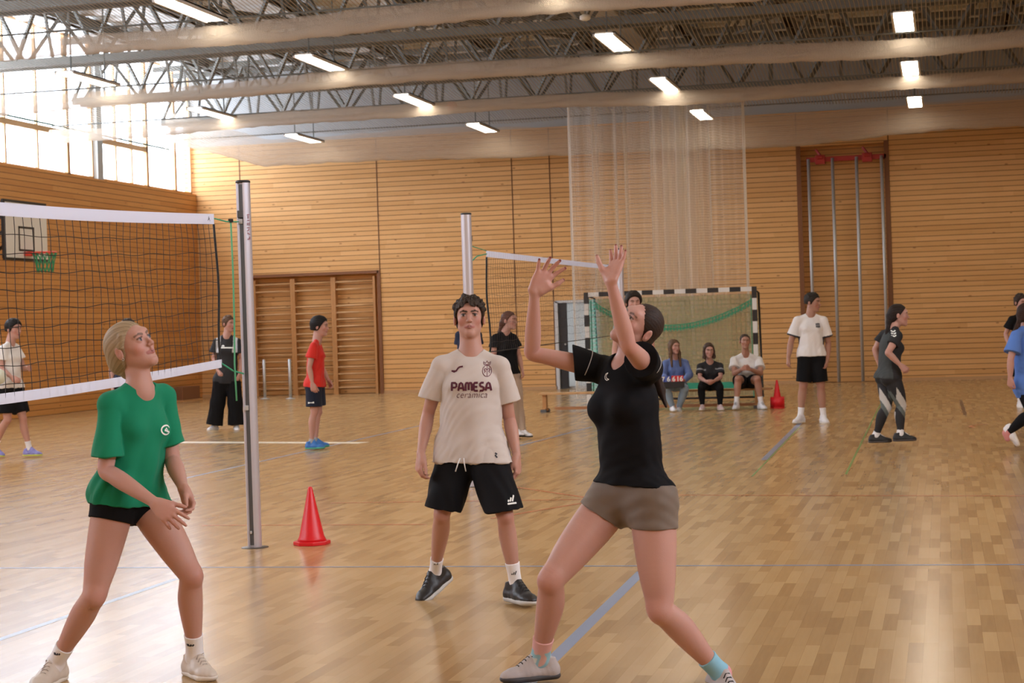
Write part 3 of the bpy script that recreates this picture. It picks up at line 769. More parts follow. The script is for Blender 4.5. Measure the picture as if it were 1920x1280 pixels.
up_ = MB(); up_.box((X0 - .3, Y1 + .02, ZW), (X1 + .3, Y1 + .3, ZC + .2)); struct(up_.build('wall_back_upper', mat('grey_plaster', (.42, .44, .45), .8)))
# panel seams of the back wall
k = 0
for px in (455, 712, 965, 1036, 1500, 1672):
    x = onY(px, 500, Y1)[0]; tr = MB(); tr.box((x - .012, Y1 - .006, 0.02), (x + .012, Y1 + .001, ZW - .02)); k += 1
    struct(tr.build('trim_%d' % k, mat('seam_dark', (.14, .055, .02), .7)))
bs = MB(); 
for a, b_ in ((xs[0], xs[1]), (xs[2], xs[3]), (xs[4], xs[5]), (xs[6], xs[7])): bs.box((a, Y1 - .02, 0), (b_, Y1 - .001, .07))
struct(bs.build('baseboard_back', mat('base_wood', (.55, .33, .16), .5)))
# left wall: wood to the sill, high windows above
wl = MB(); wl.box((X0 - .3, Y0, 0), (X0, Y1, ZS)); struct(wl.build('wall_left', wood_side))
wr_ = MB(); wr_.box((X1, Y0, 0), (X1 + .3, Y1, 5.4)); wr_.box((X1, 13.5, 5.4), (X1 + .3, Y1, ZC + .2)); wr_.box((X1, Y0, 7.8), (X1 + .3, 13.5, ZC + .2)); struct(wr_.build('wall_right', wood_side))
wfm = MB()
for i in range(10): y = Y0 + .5 + i * 1.44; wfm.box((X1 + .08, y - .04, 5.4), (X1 + .16, y + .04, 7.8))
wfm.box((X1 + .08, Y0, 6.9), (X1 + .16, 13.5, 6.96)); struct(wfm.build('window_30', mat('pine_frame', (.62, .36, .17), .5)))
wf = MB(); wf.box((X0 - .3, Y0 - .3, 0), (X1 + .3, Y0, ZC + .2)); struct(wf.build('wall_front', wood_back))
ce = MB(); ce.box((X0 - .3, Y0 - .3, ZC), (X1 + .3, Y1 + .3, ZC + .2)); 
# ribbed roof deck
for i in range(60):
    y = Y0 + .4 + i * .75; ce.box((X0, y, ZC - .06), (X1, y + .28, ZC))
struct(ce.build('ceiling', mat('roof_deck', (.86, .87, .86), .7)))
frm = mat('pine_frame', (.62, .36, .17), .5); colm = mat('grey_column', (.50, .53, .53), .6); glass = mat('glass', (.95, .98, 1), .02, spec=.5)
gN, gL = nodes(glass); gb = gN['Principled BSDF']
tr_ = gN.new('ShaderNodeBsdfTransparent'); tr_.inputs[0].default_value = (.97, .98, 1, 1); gl_ = gN.new('ShaderNodeBsdfGlossy'); gl_.inputs['Roughness'].default_value = .02
fr_ = gN.new('ShaderNodeFresnel'); fr_.inputs[0].default_value = 1.3; mxg = gN.new('ShaderNodeMixShader'); mxg.inputs[0].default_value = .03; gL.new(tr_.outputs[0], mxg.inputs[1]); gL.new(gl_.outputs[0], mxg.inputs[2]); gL.new(mxg.outputs[0], gN['Material Output'].inputs['Surface'])
ntrim = [6]; nwin = [0]
def window_band(X, sgn, bays, colY):
    for (y0, y1, nm) in bays:
        nwin[0] += 1
        w = MB(); xa, xb = (X - .16, X - .08) if sgn < 0 else (X + .08, X + .16)
        w.box((xa, y0, ZS), (xb, y0 + .06, ZC)); w.box((xa, y1 - .06, ZS), (xb, y1, ZC)); w.box((xa, y0, ZS), (xb, y1, ZS + .05)); w.box((xa, y0, ZC - .05), (xb, y1, ZC))
        if nm:
            w.box((xa, y0, 5.82), (xb, y1, 5.94))
            for i in range(1, nm): y = y0 + (y1 - y0) * i / nm; w.box((xa + .01, y - .03, ZS), (xb - .01, y + .03, ZC))
        o = struct(w.build('window_%d' % nwin[0], frm))
        g = MB(); xm = (xa + xb) / 2; g.box((xm - .004, y0 + .05, ZS + .05), (xm + .004, y1 - .05, ZC - .05)); struct(g.build('pane', glass, o))
    for y in colY:
        ntrim[0] += 1; c = MB(); xa, xb = (X - .22, X + .0) if sgn < 0 else (X, X + .22); c.box((xa, y - .13, ZS), (xb, y + .13, ZC)); struct(c.build('trim_%d' % ntrim[0], colm))
yy = [onX(px, 300, X0)[1] for px in (136, 182, 195, 283, 335, 372)]
bw = [(yy[3], yy[4], 0), (yy[4], Y1 - .05, 0), (yy[2], yy[3], 3), (yy[0], yy[1], 0), (yy[0] - 5.2, yy[0], 4)]
y = yy[0] - 5.2
cols_ = [(yy[1] + yy[2]) / 2]
while y > Y0 + 2:
    cols_.append(y - .15); bw.append((max(y - 5.3, Y0), y - .3, 4)); y -= 5.3
window_band(X0, -1, bw, cols_)
# ------------------------------------------------------------------ floor markings (paint, 1 mm) and a painted streak of sunlight
def line(name, a, b, w, m, z=.0006):
    a = np.array([*a[:2], z]); b = np.array([*b[:2], z]); d = nrm(b - a); n = np.array([-d[1], d[0], 0]) * w / 2; l = MB()
    l.add([a - n, b - n, b + n, a + n], [(0, 1, 2, 3)]); return struct(l.build(name, m))
blue = mat('blue_paint', (.20, .27, .42), .28); lblue = mat('pale_blue_paint', (.33, .42, .52), .28); red = mat('red_paint', (.55, .17, .07), .28); green = mat('green_paint', (.16, .32, .09), .28); cream = mat('painted_sun_streak', (.86, .80, .66), .3); dkp = mat('dark_paint', (.10, .05, .03), .3)
a = onZ(1020, 1252); b_ = onZ(1195, 1080); d = nrm(b_ - a)
ntr = [40]
def mark(p, q, w, m, z=.0006): ntr[0] += 1; return line('trim_%d' % ntr[0], p, q, w, m, z)
e = onZ(1505, 788); mark(a - d * 2.5, onZ(1204, 1071), .065, blue); mark(onZ(1432, 862), e, .065, blue)
mark(onZ(-60, 1065), onZ(1990, 1058), .035, blue, .0010)
mark(onZ(-40, 1212), onZ(330, 1085), .05, lblue, .0008)
mark(onZ(340, 898), onZ(800, 795), .05, blue, .0008); mark(onZ(900, 855), onZ(1110, 800), .05, blue, .0012)
mark(onZ(380, 985), onZ(800, 983), .04, red, .0014); mark(onZ(960, 912), onZ(1115, 935), .04, red, .0014); mark(onZ(620, 943), onZ(1110, 936), .04, red, .0016); mark(onZ(920, 972), onZ(1110, 940), .04, red, .0018); mark(onZ(1265, 928), onZ(1960, 930), .04, red, .0014)
mark(onZ(1586, 889), onZ(1652, 755), .022, green, .0008); mark(onZ(1410, 893), onZ(1500, 800), .018, green, .0010)
mark(onZ(1801, 750), onZ(1810, 778), .05, dkp); mark(onZ(328, 829), onZ(682, 830), .30, cream, .0012)  # the cream strip is a sliver of sunlight painted on the floor
arc = MB(); c = onZ(1905, 800)
for (cx, cy, rx, r0, r1) in ((1905, 798, .55, 2.2, 3.6), (520, 762, .5, 0, 6.0), (1780, 1000, .0, 0, 0)):
    if rx == 0: continue
    c = onZ(cx, cy); n = 14; pts = [(c[0] + rr * math.cos(t), c[1] + rr * math.sin(t), .0016) for t in np.linspace(r0, r1, n) for rr in (rx, rx + .05)]
    arc.add(pts, [(2 * i, 2 * i + 1, 2 * i + 3, 2 * i + 2) for i in range(n - 1)])
struct(arc.build('trim_39', red))
# ------------------------------------------------------------------ roof trusses
steel = mat('painted_steel', (.16, .165, .15), .55)
rows = [37.6, 32.5, 27.4, 22.3, 17.2]
def truss(yc, k, w=.55):
    t = MB(); zb, zt = 6.55, 7.75; n = 0
    xa, xb = X0 + .05, X1 - .05
    for dy in (-w, w): t.bar((xa, yc + dy, zt), (xb, yc + dy, zt), .09, .12)
    for dy in (-.18, .18): t.bar((xa, yc + dy, zb), (xb, yc + dy, zb), .10, .14)
    x = xa; s = 1.5; i = 0
    while x < xb - .2:
        x2 = min(x + s, xb)
        for q in (-1, 1):
            a_ = (x, yc + q * .18, zb); b2 = ((x + x2) / 2, yc + q * w, zt); c2 = (x2, yc + q * .18, zb)
            t.bar(a_, b2, .06, .06); t.bar(b2, c2, .06, .06)
            t.bar(((x + x2) / 2, yc + q * .18, zb), b2, .045, .045)
        t.bar(((x + x2) / 2, yc - w, zt), ((x + x2) / 2, yc + w, zt), .05, .05)
        t.bar((x, yc - .18, zb), (x, yc + .18, zb), .05, .05); x = x2; i += 1
    return t.build('roof_truss', steel)
pos_ = ['nearest the far wall', 'second from the far wall', 'third from the far wall', 'fourth from the far wall', 'nearest the camera']
for k_, y in enumerate(rows):
    o = truss(y + 2.3 if k_ else y + 1.6, k_); tag(o, 'grey lattice steel roof truss, ' + pos_[k_], 'roof truss', 'lattice roof trusses')
# purlins under the deck running lengthways, each its own beam
for i in range(12):
    x = X0 + 1.3 + i * 2.25; pb = MB(); pb.box((x - .07, 12, ZC - .30), (x + .07, Y1, ZC - .06)); pb.box((x - .12, 12, ZC - .30), (x + .12, Y1, ZC - .27))
    o = pb.build('roof_purlin', steel); struct(o)
# diagonal wind braces
rb = np.random.default_rng(2)
for y in (34.9, 29.8, 24.7, 19.6):
    for x in (-14, -9, -4, 1):
        br = MB(); br.bar((x, y - 2.1, 7.4), (x + 2.2, y + 2.1, 7.4), .08, .08); br.bar((x + 2.2, y - 2.1, 7.38), (x, y + 2.1, 7.38), .05, .05); struct(br.build('roof_brace', steel))
# ventilation duct seen high up near the front
du = MB(); du.box((-6.3, 17.5, 7.0), (-5.5, 36, 7.5)); tag(du.build('air_duct', mat('zinc', (.50, .52, .52), .45, .6), bevel=.02), 'long grey sheet metal air duct running lengthways under the roof', 'duct')
# ------------------------------------------------------------------ ceiling lamps
ZLP = 5.80
hous = mat('lamp_housing', (.88, .87, .85), .5); diff = mat('lamp_diffuser', (1, 1, 1), .5, emit=(1.0, .90, .74), es=LAMP_STRENGTH)
rowY = {0: 22.1, 1: 27.2, 2: 32.35, 3: 37.5}
lampx = {0: [onZ(357, 5, 5.9)[0]], 1: [onZ(p[0], p[1], 5.9)[0] for p in ((1701, 42), (1157, 72), (597, 106), (140, 132))], 2: [onZ(p[0], p[1], 5.9)[0] for p in ((1707, 130), (1250, 153), (776, 180), (387, 202))], 3: [onZ(p[0], p[1], 5.9)[0] for p in ((1713, 190), (1317, 211), (904, 232), (564, 250))]}
for k_ in lampx: print('lamprow', k_, [round(float(x), 2) for x in lampx[k_]], [round(float(onZ(p[0], p[1], 5.9)[1]), 2) for p in {0: [(357, 5)], 1: [(1701, 42), (140, 132)], 2: [(1707, 130), (387, 202)], 3: [(1713, 190), (564, 250)]}[k_]])
colX = [.0, -4.5, -9.0, -13.5]
rn_ = {0: 'nearest row', 1: 'second row', 2: 'third row', 3: 'row by the far wall'}; cn_ = ['rightmost column', 'second column from right', 'third column from right', 'leftmost column']
LX = [float(np.mean([lampx[r][i] for r in (1, 2, 3)])) for i in range(4)]; print('LX', LX)
allx = LX + [LX[0] + 4.5]
for rI, yv in rowY.items():
    for ci, xv in enumerate(allx):
        if rI == 0 and ci in (0, 4): pass
        nm = cn_[ci] if ci < 4 else 'off to the right'
        t = empty('ceiling_lamp', (xv, yv, ZLP), 'white strip lamp, %s, %s' % (rn_[rI], nm), 'lamp', 'strip lamps under the roof')
        h = MB(); h.box((xv - .17, yv - .85, (ZLP + .03)), (xv + .17, yv + .85, ZLP + .05)); h.box((xv - .17, yv - .85, (ZLP - .005)), (xv - .135, yv + .85, (ZLP + .05))); h.box((xv + .135, yv - .85, (ZLP - .005)), (xv + .17, yv + .85, (ZLP + .05))); h.build('housing', hous, t)
        g = MB(); g.box((xv - .125, yv - .80, (ZLP + .005)), (xv + .13, yv + .80, (ZLP + .03))); g.build('diffuser', diff, t)
        for dy in (-.6, .6): c = MB(); c.bar((xv, yv + dy, ZLP + .07), (xv, yv + dy, ZC - .06), .02); c.build('hanger', steel, t)
for ri_, yv in enumerate((11.9, 17.0)):                # the rows that light the near end of the hall
    for ci, xv in enumerate(allx):
        t = empty('ceiling_lamp', (xv, yv, ZLP), 'white strip lamp over the near end of the hall, %s row, %s' % (['rear', 'forward'][ri_], (cn_ + ['far right column'])[ci]), 'lamp', 'strip lamps out of frame')
        h = MB(); h.box((xv - .17, yv - .85, (ZLP + .03)), (xv + .17, yv + .85, ZLP + .05)); h.build('housing', hous, t)
        g = MB(); g.box((xv - .125, yv - .80, (ZLP + .005)), (xv + .13, yv + .80, (ZLP + .03))); g.build('diffuser', diff, t)
# ------------------------------------------------------------------ nets
def net_mat(name, col, pitch, thread, thread2=None, base=0.0, diag=False, trans=.35):
    """fine netting: threads of a square mesh, clear between them; base = extra cover where it lies in several layers"""
    m = bpy.data.materials.new(name); m.use_nodes = True; N, Lk = nodes(m); N.remove(N['Principled BSDF'])
    uv = N.new('ShaderNodeAttribute'); uv.attribute_name = 'cloth'; sp = N.new('ShaderNodeSeparateXYZ'); Lk.new(uv.outputs['Vector'], sp.inputs[0])
    def mth(op, a, bb=None):
        n = N.new('ShaderNodeMath'); n.operation = op
        for i, q in enumerate((a, bb)):
            if q is None: continue
            if isinstance(q, (int, float)): n.inputs[i].default_value = q
            else: Lk.new(q, n.inputs[i])
        return n.outputs[0]
    a, b = sp.outputs['X'], sp.outputs['Y']
    if diag: a, b = mth('ADD', a, b), mth('SUBTRACT', a, b)
    g = mth('MAXIMUM', mth('LESS_THAN', mth('FRACT', mth('DIVIDE', a, pitch)), thread), mth('LESS_THAN', mth('FRACT', mth('DIVIDE', b, pitch)), thread if thread2 is None else thread2))
    cov = mth('MAXIMUM', g, mth('MULTIPLY', sp.outputs['Z'], 1.0))
    df = N.new('ShaderNodeBsdfDiffuse'); df.inputs[0].default_value = (*col, 1); tl = N.new('ShaderNodeBsdfTranslucent'); tl.inputs[0].default_value = (*col, 1)
    mx = N.new('ShaderNodeMixShader'); mx.inputs[0].default_value = trans; Lk.new(df.outputs[0], mx.inputs[1]); Lk.new(tl.outputs[0], mx.inputs[2])
    tp = N.new('ShaderNodeBsdfTransparent'); m2 = N.new('ShaderNodeMixShader'); Lk.new(cov, m2.inputs[0]); Lk.new(tp.outputs[0], m2.inputs[1]); Lk.new(mx.outputs[0], m2.inputs[2])
    Lk.new(m2.outputs[0], N['Material Output'].inputs['Surface'])
    return m
def sheet(name, fn, nu, nv, m, parent=None, smooth=True):
    """fn(u, v) -> (point, (cloth_u, cloth_v, cover)) over a grid"""
    U = np.linspace(0, 1, nu); Vv = np.linspace(0, 1, nv); pts = np.zeros((nu, nv, 3)); cl = np.zeros((nu, nv, 3))
    for i, a in enumerate(U):
        for j, b in enumerate(Vv): pts[i, j], cl[i, j] = fn(a, b)
    idx = np.arange(nu * nv).reshape(nu, nv); q = np.stack([idx[:-1, :-1], idx[1:, :-1], idx[1:, 1:], idx[:-1, 1:]], -1).reshape(-1, 4)
    v = pts.reshape(-1, 3) - (parent_loc(parent) if parent is not None else 0)
    me = np_mesh(name, v, q, smooth); at_ = me.attributes.new('cloth', 'FLOAT_VECTOR', 'POINT'); at_.data.foreach_set('vector', cl.reshape(-1, 3).astype(np.float32).ravel())
    return link_mesh(name, me, m, parent)
netc = (.62, .52, .42)
m_net = net_mat('ball_net', (.56, .47, .36), .066, .22, .05, trans=.5); m_bag = net_mat('gathered_net', (.68, .59, .49), .021, .16, .16, trans=.5)
# raised divider nets: each a gathered, sagging bundle slung across the hall, with a thin skirt of netting up to the roof
bagY = [38.9, 33.2, 28.2, 23.1]
bagl = ['nearest the far wall', 'second from the far wall', 'third from the far wall', 'nearest the camera']
for bi, yv in enumerate(bagY):
    zt0 = [6.10, 5.85, 5.80, 5.85][bi]; hb = [.72, .27, .29, .31][bi]
    t = empty('raised_net', (X0 + .5, yv, 5.6), 'gathered beige divider net slung across the hall under the roof, ' + bagl[bi], 'net', 'raised divider nets')
    rr = np.random.default_rng(bi + 3); ph = rr.uniform(0, 6, 6)
    xa, xb = (X0 + .25, X1 - .05)
    def bag(u, v, yv=yv, zt0=zt0, hb=hb, ph=ph, bi=bi):
        x = xa + (xb - xa) * u; sag = (.05 * math.sin(x * .42 + ph[0]) + .018 * math.sin(x * 1.1 + ph[1]))
        if bi == 0: sag += .75 * max(0, 1 - (x - xa) / 2.4) ** 1.0 - .12 * math.sin((x - xa) / (xb - xa) * 3.14)
        ang = (v - .5) * 2 * 2.6                       # open tube
        r = hb / 2 * (1 + .08 * math.sin(x * .9 + ph[2]) + .03 * math.sin(x * 5 + ph[3]))
        wrk = .006 * math.sin(x * 11 + 5 * math.sin(ang + x) + ph[4]) + .005 * math.sin(x * 19 + ang * 3)
        z = zt0 - hb / 2 + sag - (r + wrk) * math.cos(ang); y = yv + (.10 if bi else .12) * math.sin(ang) * (1 + wrk * 6)
        cov = .30 + .30 * max(0, math.cos(ang)) + .06 * math.sin(x * 5 + ang * 2) if bi else .24 + .16 * math.cos(ang)
        return (x, y, z), (x, ang * .2, cov)
    sheet('bundle', bag, 340, 18, m_bag, t)
    ca = MB(); ca.tube([(x, yv, zt0 + .02) for x in np.linspace(xa, xb, 8)], .015, 6); ca.build('cable', steel, t)
# protective net stretched below the trusses, dipping between its cables
def cn(u, v):
    x = X0 + .2 + (X1 - X0 - .3) * u; y = 12 + (Y1 - 2.0 - 12) * v
    k = (y - 22.1) / 5.1; z = 6.12 + .10 * math.cos(2 * math.pi * k) + .03 * math.sin(x * 1.7 + y) - .25 * max(0, 1 - (x - X0) / 1.6)
    return (x, y, z), (x, y, 0.0)
o = sheet('protective_net', cn, 120, 160, m_net); tag(o, 'fine beige ball net stretched horizontally under the roof trusses', 'net', kind=None)
ec = MB(); ec.tube([(X0 + .22, y, 5.92) for y in np.linspace(12, 39, 20)], .02, 6); tag(ec.build('edge_rope', mat('dark_green_rope', (.02, .10, .07), .7)), 'dark green rope edging the ceiling net along the high windows', 'rope')
# hanging divider net bundle in the middle of the hall, behind the goal
m_cur = net_mat('curtain_net', (.82, .78, .72), .05, .14, .05, trans=.5)
cy = 34.2; cx0 = onY(1066, 300, cy)[0]; cx1 = onY(1398, 300, cy)[0]
rr = np.random.default_rng(8); phs = rr.uniform(0, 6, 12)
def curt(u, v):
    x = cx0 + (cx1 - cx0) * u; z = .05 + 5.75 * v
    den = math.exp(-((u - .63) / .20) ** 2)
    y = cy + .10 * math.sin(u * 95 + phs[0] + .6 * math.sin(v * 3)) + .07 * math.sin(u * 171 + phs[1]) + .05 * math.sin(u * 37 + phs[3])
    st = .5 + .5 * math.sin(u * 60 + phs[4] + 2 * math.sin(u * 23)); cov = .06 + .42 * den + .45 * st ** 3 * (.35 + .65 * math.sin(u * 19 + phs[5]) ** 2) * (1 if u < .45 else .45)
    if u < .02 or u > .985: cov = .75
    return (x, y, z), (x * 3.5, z, min(cov, .85))
t = sheet('hanging_net', curt, 420, 14, m_cur); tag(t, 'pleated off-white divider net hanging from the roof behind the goal', 'net')
# ================================================================== fittings and equipment
pine = mat('light_wood', (.56, .33, .15), .5, noise=(6, .15), bump=(40, .15)); pine2 = mat('bar_wood', (.50, .25, .09), .5, noise=(8, .15)); dkwood = mat('dark_niche_wood', (.22, .085, .03), .6)
# wall bars: three bays in the niche
yb = Y1 + .10
nx = [nb[0] + .08, onY(553, 640, yb)[0], onY(629, 640, yb)[0], nb[1] - .10]
wt = nb[2] - .06
for i in range(3):
    t = empty('wall_bars', (nx[i], yb, 0), 'wooden wall bars in the niche, %s bay' % ['leftmost', 'middle', 'rightmost'][i], 'wall bars', 'wall bars in the far wall niche')
    for x in ([nx[i] + .03, nx[i + 1] - .03]):
        q = MB(); q.box((x - .03, yb - .06, 0), (x + .03, yb + .10, wt)); q.build('upright', pine2, t, bevel=.004)
    for k_ in range(15):
        z = .16 + k_ * .165
        if k_ == 14: z = wt - .12
        if k_ == 13: z = wt - .30
        q = MB(); q.tube([(nx[i] + .05, yb - .03, z), (nx[i + 1] - .05, yb - .03, z)], .024, 10); q.build('rung', pine, t, smooth=True)
fr = MB(); fr.box((nb[0] - .02, Y1 - .03, nb[2]), (nb[1] + .02, Y1 + .01, nb[2] + .07)); fr.box((nb[1] - .02, Y1 - .03, 0), (nb[1] + .06, Y1 + .01, nb[2] + .07)); struct(fr.build('trim_30', dkwood))
for x in (nc[0], nc[1]):
    ntrim[0] += 1; f2 = MB(); f2.box((x - .05, Y1 - .02, 0), (x + .05, Y1 + .01, nc[2] + .05)); struct(f2.build('trim_%d' % (60 + ntrim[0]), dkwood))
# climbing poles: red beam, two brackets, four steel poles
py_ = Y1 + .02; galv = mat('galvanised', (.55, .56, .57), .45, .5); redst = mat('red_steel', (.45, .035, .03), .45)
bz = onY(1585, 297, py_)[2]; t = empty('climbing_pole_rig', ((nc[0] + nc[1]) / 2, py_, 0), 'red beam with four tall grey climbing poles in the wall niche', 'climbing poles')
q = MB(); q.box((onY(1512, 300, py_)[0], py_ - .04, bz - .05), (onY(1662, 292, py_)[0], py_ + .04, bz + .06)); q.build('beam', redst, t, bevel=.006)
for px in (1538, 1626):
    x = onY(px, 300, py_)[0]; q = MB(); q.box((x - .11, py_ - .10, bz - .10), (x + .11, py_ + .10, bz + .10)); q.tube([(x - .06, py_ - .12, bz + .05), (x + .06, py_ - .12, bz + .05)], .05, 10); q.bar((x, py_, bz + .1), (x - .10, py_ + .05, bz + .24), .05); q.build('bracket', redst, t, bevel=.008)
for px in (1516, 1561, 1606, 1653):
    x = onY(px, 300, py_)[0]; q = MB(); q.tube([(x, py_ - .07, .02), (x, py_ - .07, bz + .02)], .036, 12); q.build('pole', galv, t, smooth=True)
# doorway with an open dark door leaf and a bright passage
dm = mat('dark_door', (.012, .012, .015), .4); wh_ = mat('white_frame', (.62, .64, .68), .4)
d0, d1, dz = dr_; f = MB(); f.box((d0 - .02, Y1 - .02, 0), (d0 + .06, Y1 + .3, dz)); f.box((d0, Y1 + .20, 0), (d1, Y1 + .26, .05)); f.box((d0, Y1 - .02, dz - .03), (d1, Y1 + .3, dz + .02)); f.box((d1 - .03, Y1 - .02, 0), (d1 + .02, Y1 + .3, dz))
do = struct(f.build('door_1', wh_)); q = MB(); q.box((d0 + .07, Y1 + .05, .02), (d0 + .26, Y1 + .11, dz - .04)); q.build('door_leaf', dm, do); q = MB(); q.tube([(d0 + .22, Y1 + .02, 1.05), (d0 + .22, Y1 - .04, 1.05)], .02, 8); q.build('door_handle', galv, do)
frost = bpy.data.materials.new('frosted_glass'); frost.use_nodes = True; fN, fL = nodes(frost); ft_ = fN.new('ShaderNodeBsdfTranslucent'); ft_.inputs[0].default_value = (.19, .185, .175, 1); fL.new(ft_.outputs[0], fN['Material Output'].inputs['Surface'])
gp = MB(); gp.box((d0 + .06, Y1 + .22, .04), (d1 - .03, Y1 + .235, dz - .01)); struct(gp.build('window_40', frost)); 
# ------------------------------------------------------------------ handball goal
wht = mat('white_lacquer', (.78, .77, .75), .4); blk_ = mat('black_lacquer', (.015, .015, .017), .4); gnet = net_mat('goal_net', (.44, .45, .28), .085, .16, trans=.45); grn = mat('green_webbing', (.03, .34, .22), .6); grn2 = net_mat('green_net_band', (.03, .42, .27), .06, .2, trans=.4)
gy = 32.3; gx0 = onY(1102, 640, gy)[0]; gx1 = gx0 + 3.08; GH = 2.08
t = empty('handball_goal', ((gx0 + gx1) / 2, gy, 0), 'handball goal with black and white striped frame in front of the far wall', 'goal')
for nm_, a, b, ax_, n in (('post', (gx0, gy, 0), (gx0, gy, GH), 2, 10), ('post', (gx1, gy, 0), (gx1, gy, GH), 2, 10), ('crossbar', (gx0 + .04, gy, GH - .04), (gx1 - .04, gy, GH - .04), 0, 15)):
    a = np.array(a, float); b = np.array(b, float); e3 = np.full(3, .04); e3[ax_] = 0
    q = MB(); q.box(a - e3, b + e3); po_ = q.build(nm_, wht, t)
    for i in range(n):
        if i % 2 == 0: continue
        p, q2 = a + (b - a) * i / n, a + (b - a) * (i + 1) / n; q = MB(); e4 = e3 + .002; e4[ax_] = 0; q.box(p - e4, q2 + e4); q.build('black_band', blk_, po_)
q = MB()
for x in (gx0, gx1):
    q.tube([(x, gy + .05, GH - .06), (x, gy + .75, GH - .1), (x, gy + 1.0, .05), (x, gy + .05, .05)], .02, 8)
q.tube([(gx0, gy + 1.0, .05), (gx1, gy + 1.0, .05)], .02, 8); q.build('net_bracket', blk_, t, smooth=True)
def gb_(u, v):
    x = gx0 + .03 + (gx1 - gx0 - .06) * u; z = .08 + (GH - .2) * v; y = gy + 1.0 - .25 * v + .02 * math.sin(x * 12)
    return (x, y, z), (x, z, .55 + .05 * math.sin(x * 9))
go = sheet('goal_net', gb_, 60, 14, gnet, t)
for x in (gx0, gx1):
    sheet('side_net', lambda u, v, x=x: ((x + (.02 if x == gx0 else -.02), gy + .05 + .9 * u * (1 - .25 * v), .08 + (GH - .2) * v), (u, v * 2, .35)), 10, 12, gnet if x == gx1 else net_mat('green_side_net', (.25, .62, .52), .08, .2, trans=.6), t)
# drooping green top band and green cords
def gband(u, v):
    x = gx0 + .05 + (gx1 - gx0 - .1) * u; s_ = math.sin(math.pi * min(1, (u * 1.0)) ) ; z = GH - .16 - .52 * s_ ** .8 * (1 - .15 * u) - .12 * v; return (x, gy + .55, z), (x, v * .1, .45)
sheet('green_band', gband, 40, 3, grn2, t)
q = MB(); 
for x in (gx0 + .07, gx1 - .07): q.bar((x, gy + .06, .1), (x, gy + .06, GH - .15), .05, .012)
q.box((gx0 + .05, gy + .95, .20), (gx1 - .05, gy + .97, .34)); q.build('green_cord', grn, t)
# ------------------------------------------------------------------ long bench
by = 29.3; A_ = onZ(1022, 771); B_ = onZ(1446, 765); 
bx0, bx1, by = A_[0] - .02, B_[0], float((A_[1] + B_[1]) / 2); print('bench', bx0, bx1, A_[1], B_[1])
t = empty('gym_bench', ((bx0 + bx1) / 2, by, 0), 'long low wooden gym bench in front of the goal', 'bench')
q = MB(); q.box((bx0, by - .13, .30), (bx1, by + .13, .335)); q.build('seat', pine, t, bevel=.006)
q = MB(); q.box((bx0 + .25, by - .02, .035), (bx1 - .15, by + .02, .085)); q.build('stretcher', mat('reddish_beam', (.42, .19, .08), .5), t, bevel=.004)
for x in (bx0 + .08, (bx0 + bx1) / 2 - .1, bx1 - .25):
    q = MB(); q.box((x - .035, by - .05, .05), (x + .035, by + .05, .30)); q.box((x - .04, by - .16, 0.02), (x + .04, by + .16, .07)); lo = q.build('leg', pine2, t, bevel=.004)
    for d_ in (-.13, .13): q = MB(); q.box((x - .05, by + d_ - .035, 0), (x + .05, by + d_ + .035, .05)); q.build('rubber_foot', mat('grey_rubber', (.12, .12, .13), .8), lo)
# pale board with faint green lettering behind the bench, at the doorway
x0_, x1_ = onY(1058, 750, Y1 - .35)[0], onY(1106, 750, Y1 - .35)[0]; yq = Y1 - .35
t = empty('low_board', ((x0_ + x1_) / 2, yq, 0), 'low white board with faint green lettering standing by the doorway behind the bench', 'board')
q = MB(); q.box((x0_, yq - .02, 0), (x1_ + .2, yq + .02, onY(1080, 730, yq)[2])); bo = q.build('panel', mat('white_panel', (.80, .82, .84), .4), t)
tv, tf = stroke_polys([[(-.16, .06), (-.20, .02), (-.17, -.03), (-.10, -.03)], [(-.06, -.01), (-.02, -.01)], [(.02, .0), (.07, .0)], [(.09, .03), (.20, .02)], [(.10, .0), (.19, .0)]], .028); c0 = np.array([(x0_ + x1_) / 2 + .05, yq - .0215, onY(1084, 748, yq)[2]])
me = bpy.data.meshes.new('lettering'); me.from_pydata([tuple(c0 + (x, 0, y) - parent_loc(t)) for x, y in tv], [], tf); lo = link_mesh('lettering', me, mat('green_ink', (.14, .24, .12), .7), t)
# ------------------------------------------------------------------ cones
def cone_(name, c, h, label, grp=None, wide=.125):
    rd = mat('red_plastic', (.72, .012, .022), .35, spec=.5); t = empty(name, c, label, 'cone', grp); x, y, z = c
    q = MB(); n = 8; R = wide; vs = [(x + R * 1.05 * math.cos(a + .39), y + R * 1.05 * math.sin(a + .39), z_) for z_ in (0, .016, .026) for a in np.linspace(0, 2 * math.pi, n + 1)[:-1]]
    q.add(vs, [tuple(range(n))[::-1]] + [(k_ * n + i, k_ * n + (i + 1) % n, (k_ + 1) * n + (i + 1) % n, (k_ + 1) * n + i) for k_ in range(2) for i in range(n)] + [tuple(2 * n + i for i in range(n))]); q.build('base', rd, t, bevel=.004)
    q = MB(); q.lathe(c, [(R * .82, .026), (R * .76, .045), (R * .70, .06), (.016, h - .012), (.013, h), (.008, h)], 28); q.build('body', rd, t, smooth=True)
    return t
c = onZ(585, 1020); cone_('traffic_cone', (float(c[0]), float(c[1]), 0), .405, 'red plastic cone on the floor right of the near net post')
c = onZ(1458, 765); t = cone_('traffic_cone', (float(c[0]), float(c[1]), 0), .47, 'red plastic cone at the right end of the bench', None, .12)
q = MB(); q.lathe((float(c[0]), float(c[1]), 0), [(.118, .026), (.118, .19), (.095, .19)], 24); q.build('stacked_collar', mat('red_plastic'), t, smooth=True)
